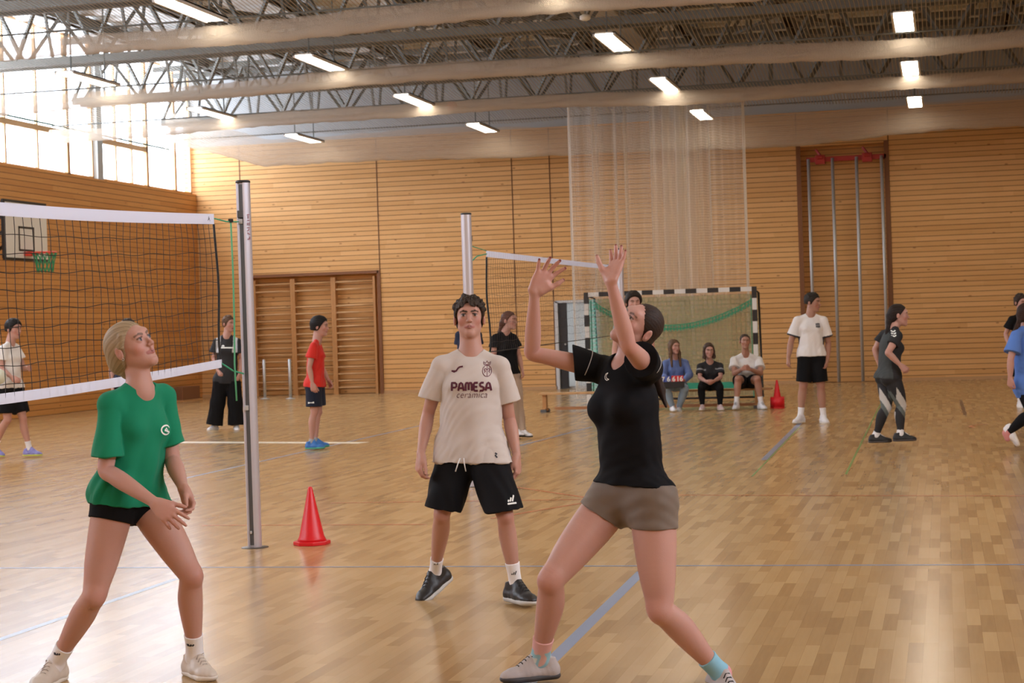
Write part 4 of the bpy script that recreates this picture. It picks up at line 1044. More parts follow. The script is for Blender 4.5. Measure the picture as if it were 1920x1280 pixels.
# ------------------------------------------------------------------ volleyball posts and nets
alu = mat('aluminium', (.62, .62, .66), .32, .75); alu_w = mat('pale_aluminium', (.56, .56, .63), .35, .45); slotm = mat('slot_shadow', (.10, .10, .10), .5, .5); cordg = mat('green_cord', (.05, .38, .22), .7)
def post(px, py, label, grp=None, H=2.55, rot=0.25, r=.048):
    c = onZ(px, py); x, y = float(c[0]), float(c[1]); t = empty('volleyball_post', (x, y, 0), label, 'net post', grp)
    cs, sn = math.cos(rot), math.sin(rot)
    q = MB(); n = 28; vs = []                     # profiled tube with a rail slot facing the net
    prof = []
    for i in range(n):
        a = 2 * math.pi * i / n; rr_ = r * (1 + .06 * abs(math.cos(2 * a)))
        X_, Y_ = rr_ * math.cos(a), rr_ * math.sin(a)
        if abs(a - math.pi * 1.5) < .42: Y_ = -r * .62
        prof.append((x + X_ * cs - Y_ * sn, y + X_ * sn + Y_ * cs))
    for z_ in (0, H): vs += [(a, b, z_) for a, b in prof]
    q.add(vs, [(i, (i + 1) % n, n + (i + 1) % n, n + i) for i in range(n)] + [tuple(range(n))[::-1], tuple(n + i for i in range(n))]); po = q.build('tube', alu_w, t)
    L = lambda X_, Y_, z_: (x + X_ * cs - Y_ * sn, y + X_ * sn + Y_ * cs, z_)
    q = MB(); q.bar(L(0, -r * .66, .02), L(0, -r * .66, H - .01), .034, .008, up=(sn, -cs, 0)); q.build('slot', slotm, t)
    q = MB(); q.lathe((x, y, H), [(r * 1.08, 0), (r * 1.08, .012), (r * .9, .018)], 24); q.build('cap', blk_, t, smooth=True)
    q = MB(); q.lathe((x, y, 0), [(.095, 0), (.095, .004), (.05, .006)], 28); q.build('floor_plate', mat('plate_dark', (.14, .13, .12), .4, .6), t, smooth=True)
    for z_, s_ in ((H - .22, .05), (H - .27, .035), (.98, .035), (.11, .02)):
        q = MB(); q.obox(L(0, -r * .9, z_), (s_ * .4, 0, 0), (0, s_ * .35, 0), (0, 0, s_ * .5)); q.build('slider', slotm if z_ > 2.3 else galv, t, bevel=.003)
    return t, x, y
t1, pxx, pyy = post(478, 1026, 'tall aluminium volleyball post at the right end of the near net', rot=-.15)
# faint maroon lettering down the side of the near post
tv, tf = stroke_polys([[(-.085, -.010), (-.085, .010)], [(-.085, -.008), (-.066, -.008)], [(-.055, -.010), (-.040, .010)], [(-.030, .010), (-.015, -.006)], [(-.005, -.010), (-.005, .010)], [(.010, -.008), (.030, -.008)], [(.010, .008), (.030, .008)], [(.045, -.010), (.045, .010)], [(.058, .0), (.078, .0)], [(.085, -.010), (.085, .010)]], .006); o_ = P(463, 420, 12.38)
cdir = nrm(np.array([pxx, pyy, 0]) - CAM * np.array([1, 1, 0])); rt_ = np.cross(cdir, UPW)
c0 = np.array([pxx, pyy, 2.24]) + rt_ * .030 - cdir * .0455; me = bpy.data.meshes.new('lettering'); dn = nrm(rt_ * .80 + cdir * .6)
me.from_pydata([tuple(c0 + UPW * x_ * 1 + dn * (-y_) * 1 - np.array([pxx, pyy, 0])) for x_, y_ in tv], [], tf); link_mesh('lettering', me, mat('faded_maroon', (.40, .16, .22), .6), t1)
t2, p2x, p2y = post(890, 912, 'far volleyball post rising behind the player in the cream shirt', rot=2.6)
t3, p3x, p3y = post(1172, 800, 'distant volleyball post behind the raised forearm', rot=2.6)
print('posts', pxx, pyy, p2x, p2y, p3x, p3y)
def translucent(name, col, f=.5):
    m = bpy.data.materials.new(name); m.use_nodes = True; N, Lk = nodes(m); b = N['Principled BSDF']; b.inputs['Base Color'].default_value = (*col, 1); b.inputs['Roughness'].default_value = .8
    tl = N.new('ShaderNodeBsdfTranslucent'); tl.inputs[0].default_value = (*col, 1); mx = N.new('ShaderNodeMixShader'); mx.inputs[0].default_value = f
    Lk.new(b.outputs[0], mx.inputs[1]); Lk.new(tl.outputs[0], mx.inputs[2]); Lk.new(mx.outputs[0], N['Material Output'].inputs['Surface']); return m
TAPE = translucent('white_tape', (.84, .86, .95), .5)
def vnet(label, A, B, z_top, hgt, nv, thr, lean=0.06, side='a', bandw=.07, sagf=.0, sagb=.0, z_topB=None, z_botB=None, bottom=True, cm=None, warp=.006):
    """A = end nearer the visible post; B = other end; the mesh hangs between a top and a bottom tape"""
    A = np.array([*A, 0.0]); B = np.array([*B, 0.0]); d = B - A; Ln = np.linalg.norm(d); d /= Ln; nn = np.array([-d[1], d[0], 0])
    t = empty('volleyball_net', tuple(A), label, 'net'); wt_ = TAPE; bk = cm or mat('black_cord', (.012, .012, .015), .7)
    zb_ = z_top - hgt; zTB = z_topB or z_top; zBB = z_botB or zb_
    top = lambda s: A + d * s + UPW * (z_top + (zTB - z_top) * s / Ln - sagf * math.sin(math.pi * s / Ln))
    bot = lambda s: A + d * (s - lean * (1 - s / Ln)) + UPW * (zb_ + (zBB - zb_) * s / Ln - sagb * math.sin(math.pi * s / Ln))
    def tape(fn, w, up_off, name):
        q = MB(); N_ = 40; vs = []
        for i in range(N_ + 1):
            s = Ln * i / N_; p = fn(s)
            for dz in (0, -w):
                for dn_ in (-.004, .004): vs.append(p + UPW * (dz + up_off) + nn * dn_)
        fs = []
        for i in range(N_):
            a = i * 4; b = a + 4; fs += [(a, b, b + 2, a + 2), (a + 1, a + 3, b + 3, b + 1), (a, a + 1, b + 1, b), (a + 2, b + 2, b + 3, a + 3)]
        fs += [(0, 2, 3, 1), (N_ * 4, N_ * 4 + 1, N_ * 4 + 3, N_ * 4 + 2)]
        q.add(vs, fs); o = q.build(name, wt_, t)
        # stitched lacing across the tape
        ql = MB(); n_ = int(Ln / .105)
        for i in range(1, n_):
            p = fn(i * .105) + UPW * up_off
            if name == 'top_tape' or True: ql.bar(p - nn * .0045 + UPW * .001, p - nn * .0045 - UPW * (w + .001), .003, .002, up=nn)
        ql.build('lacing', mat('grey_stitch', (.55, .55, .62), .8), o); return o
    tape(top, bandw, 0, 'top_tape')
    if bottom: tape(bot, bandw * .8, bandw * .8, 'bottom_tape')
    q = MB(); nvv = int(Ln / .1); ph = np.random.default_rng(4)
    wv = lambda s, f_: nn * (warp * 2 * math.sin(s * 3 + f_ * 5)) + d * (warp * math.sin(f_ * 9 + s * 17)) + UPW * warp * 1.2 * math.sin(s * 11 + f_ * 13)
    P_ = lambda s, f_: (top(s) - UPW * bandw) * (1 - f_) + bot(s) * f_ + wv(s, f_) * (4 * f_ * (1 - f_)) ** .5
    nr_ = nv
    for i in range(1, nvv + 1):
        s = i * .1; q.tube([P_(s, j / nr_) for j in range(nr_ + 1)], thr, 4, cap=False)
    for j in range(1, nr_):
        q.tube([P_(Ln * i / (nvv * 2), j / nr_) for i in range(nvv * 2 + 1)], thr, 4, cap=False)
    m_o = q.build('mesh', bk, t); 
    q = MB(); q.tube([top(0.0) - UPW * bandw, *[P_(0.0, f_) for f_ in np.linspace(.1, .95, 8)], bot(0.0)], .008 if not cm else .010, 6); q.build('side_rope', mat('black_rope', (.01, .01, .012), .7), t, smooth=True)
    if not bottom: MB().tube([bot(Ln * i / 30) for i in range(31)], .005, 5).build('bottom_rope', mat('black_rope', (.01, .01, .012), .7), t, smooth=True)
    return t, top, bot
# near net: from beside the post towards the left, parallel to the side wall
nA = onY(400, 402, pyy - .05); print('nA', nA)
hd_ = np.array([0.0, -1.0])                       # towards the camera
na = P(400, 401, 12.30); nb_ = P(0, 379, 9.32)
def cross_dir(p, q): v = (q - p)[:2]; return v / np.linalg.norm(v)
dd_ = cross_dir(na, nb_); print('near net', na, nb_, dd_, 'len', np.linalg.norm((nb_ - na)[:2]))
Bn = na[:2] + dd_ * 8.2
nt, top1, bot1 = vnet('near volleyball net with black mesh and white tapes on the left', na[:2], Bn, float(na[2]), float(na[2] - P(418, 689, 12.30)[2]), 10, .0022, sagf=float(na[2] - nb_[2]) / .92, sagb=float(P(418, 689, 12.3)[2] - P(0, 757, 9.32)[2]) / .92, lean=.06, bandw=.07)
cr = MB(); a1 = top1(0) - UPW * .03; pt_ = np.array([pxx, pyy, 0]); a0 = np.array([pxx - .02, pyy - .05, 2.33 if False else a1[2] - .02])
cr.tube([a1, (a1 + a0) / 2 - UPW * .01, a0], .005, 6); cr.build('tie_cord', cordg, nt, smooth=True)
b1 = bot1(0) + UPW * .03; b0 = np.array([pxx - .02, pyy - .05, b1[2] - .08]); cr = MB(); cr.tube([b1, (b1 + b0) / 2 - UPW * .015, b0], .006, 6); cr.build('tie_cord', cordg, nt, smooth=True)
h0 = a1 + (a0 - a1) * .68; cr = MB(); cr.tube([h0, h0 - UPW * .35 + rt_ * .004, h0 - UPW * .7 + rt_ * .002, h0 - UPW * 1.0 - rt_ * .006, h0 - UPW * 1.25], .006, 6); cr.build('hanging_cord', mat('green_cord_light', (.10, .42, .22), .7), nt, smooth=True)
cl = MB(); cl.obox(h0, rt_ * .018, cdir * .012, UPW * .012); cl.build('clip', blk_, nt, bevel=.003)
tv, tf = text_polys('⋀', .05, .003) if False else stroke_polys([[(-.018, -.015), (0, .016), (.018, -.015)], [(-.010, -.004), (.012, .002)]], .006)
e_ = top1(.10) - UPW * .035; me = bpy.data.meshes.new('tape_mark'); nd = np.array([-dd_[1], dd_[0], 0]); nd = nd if nd @ (CAM - na) > 0 else -nd
me.from_pydata([tuple(e_ + nd * .0055 + (-np.array([dd_[0], dd_[1], 0])) * x_ * (1 if True else -1) + UPW * y_ - parent_loc(nt)) for x_, y_ in tv], [], [tuple(f) for f in tf]); link_mesh('tape_mark', me, mat('dark_ink', (.03, .035, .05), .8), nt)
# far net between the two distant posts
fa = P(912, 470, 17.3); fb = np.array([p3x, p3y]); df_ = (fb - fa[:2]); Lf = np.linalg.norm(df_); df_ /= Lf
zb3 = P(1150, 500, np.dot(np.array([p3x, p3y, 1.48]) - CAM, FWD))[2]; print('far net', fa, zb3, Lf)
ft, top2, bot2 = vnet('far volleyball net with white top tape behind the raised hands', fa[:2], fa[:2] + df_ * (Lf - .35), float(fa[2]), .98, 10, .0012, lean=-.02, bandw=.06, z_topB=float(zb3), z_botB=float(zb3) - .98, bottom=False, cm=mat('thin_dark_cord', (.05, .035, .03), .8), warp=.007)
cr = MB(); a1 = top2(0) - UPW * .03; cr.tube([a1, (a1 + np.array([p2x, p2y, a1[2] + .02])) / 2 - UPW * .04, (p2x, p2y, a1[2] - .12)], .006, 6); cr.tube([top2(0) + UPW * .0, (p2x, p2y, a1[2] + .07)], .004, 6); cr.tube([bot2(0), (p2x, p2y, bot2(0)[2] + .02)], .006, 6); cr.build('tie_cord', cordg, ft, smooth=True)
# ------------------------------------------------------------------ basketball backboard on the left wall
X_b = X0 + .95; p0 = onX(6, 380, X_b); p1 = onX(86, 487, X_b); y0b, y1b = p0[1], onX(86, 400, X_b)[1]; zt_, zb2 = onX(45, 380, X_b)[2], onX(45, 486, X_b)[2]; print('board', y0b, y1b, zt_, zb2)
t = empty('basketball_hoop', (X0, (y0b + y1b) / 2, 3.0), 'white basketball backboard with orange rim and green net on the left wall', 'basketball hoop')
q = MB(); q.box((X_b - .02, y0b, zb2), (X_b + .01, y1b, zt_)); q.build('backboard', mat('board_white', (.80, .80, .77), .4), t)
q = MB()
for a, b in (((y0b - .03, zb2 - .03), (y1b + .0, zb2 + .02)), ((y0b - .03, zt_ - .02), (y1b, zt_ + .03)), ((y0b - .05, zb2), (y0b + .03, zt_))): q.box((X_b - .03, a[0], a[1]), (X_b + .014, b[0], b[1]))
ym = (y0b + y1b) / 2
for a, b in (((ym - .30, zb2 + .15), (ym + .30, zb2 + .19)), ((ym - .30, zb2 + .58), (ym + .30, zb2 + .62)), ((ym - .30, zb2 + .15), (ym - .25, zb2 + .62)), ((ym + .25, zb2 + .15), (ym + .30, zb2 + .62))): q.box((X_b + .0, a[0], a[1]), (X_b + .013, b[0], b[1]))
q.build('black_marking', blk_, t)
rm = MB(); zc = zb2 + .12; cxr = X_b + .15 + .225; rm.tube([(cxr + .225 * math.cos(a), ym + .225 * math.sin(a), zc) for a in np.linspace(0, 2 * math.pi, 25)[:-1]], .012, 8, closed=True); rm.box((X_b + .01, ym - .12, zc - .06), (X_b + .16, ym + .12, zc + .02)); rm.build('rim', mat('orange_red', (.75, .06, .03), .4), t, smooth=False)
nt_ = MB()
for k_ in range(14):
    for sgn in (-1, 1):
        a0_ = 2 * math.pi * k_ / 14; nt_.tube([(cxr + r_ * math.cos(a0_ + sgn * w_), ym + r_ * math.sin(a0_ + sgn * w_), z_) for r_, w_, z_ in ((.225, 0, zc), (.19, .22, zc - .13), (.16, .45, zc - .26), (.15, .68, zc - .38))], .008, 5)
nt_.build('hoop_net', mat('hoop_green', (.04, .30, .14), .8), t)
br = MB(); br.box((X0, ym - .55, zb2 + .1), (X0 + .06, ym - .48, zt_)); br.box((X0, ym + .48, zb2 + .1), (X0 + .06, ym + .55, zt_))
for yy_ in (ym - .5, ym + .5): br.bar((X0 + .03, yy_, zt_ - .2), (X_b - .02, yy_ * .5 + ym * .5, zt_ - .3), .05); br.bar((X0 + .03, yy_, zb2 + .2), (X_b - .02, yy_ * .5 + ym * .5, zt_ - .4), .05)
br.build('wall_bracket', blk_, t)
# ------------------------------------------------------------------ odds and ends
c = onZ(343, 751); x, y = X0 + .35, float(onX(343, 745, X0 + .35)[1]); print('chest', y, c)
t = empty('low_wooden_box', (x, y, 0), 'small brown wooden box on the floor against the left wall', 'box'); q = MB(); q.box((x - .22, y - .5, 0.04), (x + .22, y + .5, .34)); q.build('body', mat('brown_box', (.22, .10, .05), .6), t, bevel=.01); q = MB(); q.box((x - .26, y - .56, 0), (x + .26, y + .56, .04)); q.build('base_board', pine, t)
for px, lb in ((497, 'left'), (545, 'right')):
    c = onZ(px, 748); x, y = float(c[0]), float(c[1]); t = empty('short_post', (x, y, 0), 'short grey steel post in front of the wall bars, %s one' % lb, 'post', 'short posts by the wall bars')
    q = MB(); q.tube([(x, y, 0), (x, y, .92)], .035, 10); q.build('tube', galv, t, smooth=True); q = MB(); q.lathe((x, y, 0), [(.11, 0), (.11, .02), (.04, .03)], 16); q.build('foot', galv, t, smooth=True)
c = P(849, 238, 38.0); q = MB(); q.lathe((0, 0, -.11), [(.01, 0), (.07, .02), (.105, .07), (.11, .11), (.105, .15), (.07, .20), (.01, .22)], 20); o = q.build('red_ball', mat('red_ball_rubber', (.55, .07, .04), .5), None, smooth=True); o.location = (float(c[0]), float(c[1]), 6.02 + .2); tag(o, 'small red ball caught on top of the ceiling net', 'ball')
c = P(1097, 33, 24.0); x, y, z = map(float, c); t = empty('smoke_detector', (x, y, ZC - .06), 'small round white smoke detector hanging under the roof net', 'smoke detector'); q = MB(); q.lathe((x, y, z - .04), [(.04, 0), (.075, .02), (.075, .06), (.04, .08)], 20); q.build('head', wht, t, smooth=True); q = MB(); q.bar((x, y, z + .04), (x, y, ZC - .06), .02); q.build('rod', steel, t)
# ================================================================== the three players in front
def mk(d0, pts, **kw):
    """joints: name -> (px, py, dz) with dz metres behind the person's depth d0"""
    J = {k: P(v[0], v[1], d0 + v[2]) for k, v in pts.items()}
    J.update(kw); return J
wave_hair = lambda seed, wl, amp: waves(seed, wl, amp, None, 7)
SK1 = (.50, .28, .23); SK2 = (.40, .21, .15); SK3 = (.50, .28, .235); SK4 = (.48, .265, .21)
def fabric(name, col, rough=.85, spec=.2):
    dk = max(col) < .03
    return mat(name, tuple(c * (.55 if dk else 1) for c in col), rough, spec=.12 if dk else spec, bump=(900, .15), sheen=.0 if dk else .06)
# ---- player in the green T-shirt
def green_girl():
    J = mk(7.68, dict(head=(247, 651, .02), neck=(262, 722, .02), sa=(208, 758, -.06), sb=(306, 744, .16), ea=(199, 882, -.12), wa=(293, 944, -.26), eb=(323, 862, .12), wb=(344, 915, -.06),
                      ha=(218, 925, -.02), hb=(266, 928, .10), ka=(177, 1115, -.10), kb=(358, 1078, .00), aa=(103, 1244, .10), ab=(365, 1232, .14)),
           hf=V(.82, .42, .48), hu=V(-.45, 1, .0), f=V(.62, 0, .78), fem=True, bust=.8, hs=1.0, ta=V(-.25, -.05, 1), tb=V(.65, 0, .9), leg=.95, hipw=.86, brow=(.15, .085, .06), iris=(.045, .06, .09), lips=(.42, .16, .16),
           kf_a=V(.2, 0, .9), kf_b=V(.6, 0, .7), neck_r=1.0)
    p = Person(J, 'young woman in a green T-shirt and black shorts looking up beside the near net', None, .0032, True, SK1)
    p.body(hands=[dict(Wr=J['wa'], d=V(.75, -.6, .35), n=V(-.05, -.3, -1), s=.95, curl=(12, 18, 22, 26), spread=11, thumb=(35, 5)),
                  dict(Wr=J['wb'], side='L', d=V(.35, -.9, .25), n=V(-.6, -.2, .75), s=.92, curl=(34, 36, 38, 40), spread=8, thumb=(25, 35))])
    p.shorts(fabric('black_jersey', (.012, .012, .014)), frac=(.27, .23), r0=.098, r1=.094, body=.006, amp=.001, top=-.037)
    gr = fabric('green_cotton', (.008, .215, .112))
    dr = lambda v: .006 * np.sin(((v - p.hc) @ p.r) * 38 + ((v - p.hc) @ p.up) * 10) * np.clip(.8 - ((v - p.hc) @ p.up) / p.H, 0, .7)
    sh = p.shirt(gr, under=inflate(p.under, -.008), sleeve=.78, hem=.045, loose=.002, sl=.060, sl2=.068, nr=.086, drop=-.032, amp=.006, seed=4, drape=dr, slcut=(V(0, -1, 0), V(.3, -1, 0)))
    col = MB(); nk = J['neck'] - p.up * .017 + p.f * .022
    wh = mat('white_sock', (.82, .82, .86), .9, bump=(500, .2)); 
    for a in 'ab': 
        so = p.sock(a, wh, .26 if a == 'a' else .28)
        o_ = J['a' + a] + (J['k' + a] - J['a' + a]) * .17
        decal('sock_logo', mat('dark_ink', (.03, .035, .05), .8), so, so, o_ + V(-.02, 0, .3) * .01, V(1, -.05, .3), UPW, stroke_polys([[(-.018, .003), (-.004, .003)], [(-.016, -.002), (.004, -.003)], [(.004, .005), (.006, -.004)], [(.010, -.004), (.017, .004)]], .006), label='small dark mark on the sock')
    p.shoes(mat('offwhite_leather', (.62, .56, .50), .5, bump=(60, .15)), mat('white_rubber', (.72, .69, .64), .6), mat('grey_lace', (.42, .37, .33), .8), L=.262, loop=(True, True), ups=(V(.1, 1, .1), None))
    # crest on the breast: open ring with a small bar
    o = p.sc - p.up * .115 + p.r * .075 + p.f * .1
    ring = [(.026 * math.cos(a) * 1.15, .020 * math.sin(a)) for a in np.linspace(.5, 5.9, 26)]
    decal('crest', mat('white_print', (.85, .87, .85), .7), sh, sh, o, p.r, p.up, stroke_polys([ring, [(.026, -.007), (.006, -.007), (-.004, -.001)], [(-.012, -.003), (-.002, .008), (.010, -.002), (-.012, -.003)]], .0065), label='white ring crest')
    # hair: pulled back into a low bun
    L = lambda x, y, z: hp(J, x, y, z); r, f, u = hframe(J); M = np.array([r, f, u])
    pr = hair_cap(J, .008, .060, -.075, .62) + [ell(L(0, -.045, .012), (.078, .078, .088), M, .03, cuts=[(L(0, .0, 0), f)]), ell(L(0, -.100, -.030), (.052, .045, .055), M, .03), ell(L(0, -.080, -.085), (.034, .03, .032), M, .02),
           cone(L(0, -.09, -.09), L(-.005, -.075, -.14), .012, .004, .02),
           cone(L(.066, .030, .055), L(.080, -.005, -.01), .012, .010, .015), cone(L(-.066, .030, .055), L(-.080, -.005, .01), .012, .010, .015)]
    ax = f + .35 * u
    for q in (-1, 1): pr.append(ell(L(q * .092, .004, -.018), (.022, .022, .026), None, .006, sub=True))
    p.hair(pr, (.33, .245, .15), ax, h=.0032, disp=strands(J, ax, .0006), amt=.17)
    e = L(.085, -.004, -.036); b = MB(); b.tube([e + .006 * (f * math.cos(a) + u * math.sin(a)) for a in np.linspace(0, 6.28, 10)[:-1]], .0012, 5, closed=True); b.build('earring', mat('steel', (.6, .6, .6), .3, 1), p.root, smooth=True)
    return p
# ---- player in the cream football shirt
def cream_boy():
    J = mk(9.70, dict(head=(880, 597, .05), neck=(883, 655, .03), sa=(828, 686, .0), sb=(937, 687, .0), ea=(803, 775, .06), wa=(789, 850, -.06), eb=(955, 785, .06), wb=(969, 855, -.04),
                      ha=(862, 838, .02), hb=(906, 838, -.02), ka=(829, 962, -.06), kb=(947, 966, -.20), aa=(816, 1074, .22), ab=(967, 1096, -.14)),
           hf=V(0.02, .16, 1), hu=V(0, 1, -.1), f=V(0.03, 0, 1), fem=False, girth=.93, limb=.88, leg=.96, hs=.98, face_w=.95, ta=V(-.62, -.45, .75), tb=V(.55, 0, .9), brow=(.03, .018, .012), lips=(.36, .13, .12), kf_a=V(-.2, 0, 1), kf_b=V(.15, 0, 1))
    p = Person(J, 'young man in a cream football shirt and black shorts standing facing the camera', None, .0036, True, SK4)
    p.body(hands=[dict(Wr=J['wa'], d=V(-.15, -.95, .25), n=V(.85, 0, -.35), s=1.0, curl=(28, 34, 40, 44), spread=6, thumb=(22, 15)),
                  dict(Wr=J['wb'], d=V(.02, -1, .15), side='L', n=V(-.85, 0, -.3), s=1.0, curl=(34, 40, 42, 44), spread=5, thumb=(20, 20))])
    blk = fabric('black_polyester', (.014, .014, .017), .75)
    st = p.shorts(blk, frac=(.93, .92), r0=.112, r1=.103, body=.012, amp=.006, seed=6, top=-.045, cutn=(V(-.18, -1, 0), V(.12, -1, 0)))
    cr = fabric('cream_polyester', (.58, .525, .495), .7)
    fx = lambda v: ((v - p.hc) @ p.r)
    dr = lambda v: (.010 * np.sin(fx(v) * 34 + 1.2) + .006 * np.sin(fx(v) * 61 + ((v - p.hc) @ p.up) * 7)) * np.clip(.62 - ((v - p.hc) @ p.up) / p.H, 0, .6)
    sh = p.shirt(cr, under=p.under, sleeve=.70, hem=.078, loose=.026, waist_in=-.010, sl=.066, sl2=.080, nr=.072, drop=-.002, amp=.0045, seed=9, drape=dr, slcut=(V(-.25, -1, 0), V(.25, -1, 0)))
    b = MB(); o = p.hc - p.up * .07 + p.pf * .155
    for x0, x1 in ((-.012, -.03), (.008, .02)): b.tube([o + p.r * x0 + p.up * .02, o + p.r * (x0 + x1) * .5 + p.pf * .01 - p.up * .01, o + p.r * x1 * 1.1 * np.sign(1) + p.pf * .012 - p.up * .05], .0032, 5)
    b.build('drawstring', mat('white_cord', (.8, .8, .8), .8), st, smooth=True)
    wh = mat('white_sock', (.82, .82, .86), .9)
    tri = lambda: stroke_polys([[(-.012, -.008), (-.008, -.001)], [(-.003, -.008), (.003, .006)], [(.006, -.008), (.014, .012)]], .005)
    for a in 'ab':
        so = p.sock(a, wh, .25 if a == 'a' else .32)
        decal('sock_logo', mat('dark_ink', (.03, .035, .05), .8), so, so, J['a' + a] + (J['k' + a] - J['a' + a]) * .18, V(1, 0, 0), UPW, tri(), label='small dark triangular mark')
    bl = mat('black_leather', (.018, .018, .02), .42, bump=(60, .2))
    p.shoes(bl, mat('pale_sole', (.55, .56, .55), .6), mat('black_lace', (.01, .01, .01), .8), L=.29, ups=(V(-.35, .75, .35), None))
    # print on the shirt
    ink = mat('maroon_print', (.085, .012, .03), .8); sc = p.sc
    at_ = lambda x, y: sc + p.r * x + p.up * y + p.f * .12
    decal('sponsor_name', ink, sh, sh, at_(.006, -.108), p.r, p.up, word_polys('PAMESA', .043, .0110, .24), .0025, label='maroon capital lettering PAMESA')
    decal('sponsor_script', ink, sh, sh, at_(.006, -.152), p.r, p.up, text_polys('cerámica', .052, -.0006, .86, .25, 1.05), .0022, label='thin maroon script cerámica')
    decal('maker_mark', ink, sh, sh, at_(-.072, -.012), p.r, p.up, stroke_polys([[(-.030, -.010), (-.016, -.016), (-.004, -.010), (.006, .004), (.014, .010), (.032, .013)], [(-.026, -.012), (-.012, -.012)]], .009), .0022, label='maroon swoosh mark')
    th = np.linspace(0, 6.283, 28)
    crest = [[(.024 * math.cos(a), .030 * math.sin(a) - .008) for a in th], [(0, -.036), (0, .02)], [(-.012, -.02), (-.012, .008), (0, -.004), (.012, .008), (.012, -.02)], [(-.018, .0), (-.006, -.012)], [(.018, 0), (.006, -.012)],
             [(-.016, .026), (-.020, .042), (-.008, .032), (0, .046), (.008, .032), (.020, .042), (.016, .026), (-.016, .026)]]
    decal('club_crest', mat('maroon_thin', (.17, .06, .085), .8), sh, sh, at_(.090, -.016), p.r, p.up, stroke_polys(crest, .0034), .0022, label='oval outlined crest with a crown')
    decal('hem_tag', mat('dark_ink', (.03, .035, .05), .8), sh, sh, p.hc - p.up * .035 + p.r * .135 + p.f * .1, p.r, p.up, stroke_polys([[(-.006, .012), (.004, .008), (-.004, 0), (.006, -.012)]], .008), .0022, label='small dark tag')
    decal('brand_mark', mat('white_print', (.85, .87, .85), .7), st, st, J['hb'] + (J['kb'] - J['hb']) * .74 + V(.3, 0, 1) * .12 + V(1, 0, 0) * .03, V(1, .05, -.3), UPW,
          stroke_polys([[(-.020, -.012), (-.014, -.002)], [(-.008, -.012), (.002, .008)], [(.005, -.012), (.019, .018)], [(-.026, -.022), (.026, -.022)]], .0085), .005, label='white triangular brand mark')
    # curly dark hair
    L = lambda x, y, z: hp(J, x, y, z); r, f, u = hframe(J)
    pr = hair_cap(J, .014, .060, -.045, .50, vol=(1.0, 1, 1.02)); rr = np.random.default_rng(5)
    for i in range(150):
        a = rr.uniform(0, 6.28); e = rr.uniform(.12, 1.35)
        x, y, z = math.cos(a) * math.cos(e), math.sin(a) * math.cos(e), math.sin(e)
        if y > .55 and z < .62: continue
        c = L(x * .086, -.014 + y * .103, .034 + z * .094); c2 = c + .012 * nrm(rr.normal(size=3)) + .004 * u
        pr.append(cone(c, c2, rr.uniform(.007, .012), .005, .006))
    for i in range(15):
        x = -.055 + i * .0085; c = L(x, .088 - 7 * x * x, .082 - 3 * x * x)
        if abs(x - .012) < .010: continue
        pr.append(cone(c - f * .012, L(x + rr.uniform(-.008, .008), .098 - 8 * x * x, rr.uniform(.054, .068) - 3 * x * x), .0085, .004, .006))
    pr.append(cone(L(.01, .03, .12), L(.03, .01, .142), .006, .003, .006)); pr.append(cone(L(.03, .01, .142), L(.045, .0, .128), .003, .002, .004))
    for q in (-1, 1): pr.append(ell(L(q * .088, -.004, -.022), (.024, .024, .03), None, .006, sub=True))
    p.hair(pr, (.034, .022, .016), h=.0036, amt=.5)
    return p
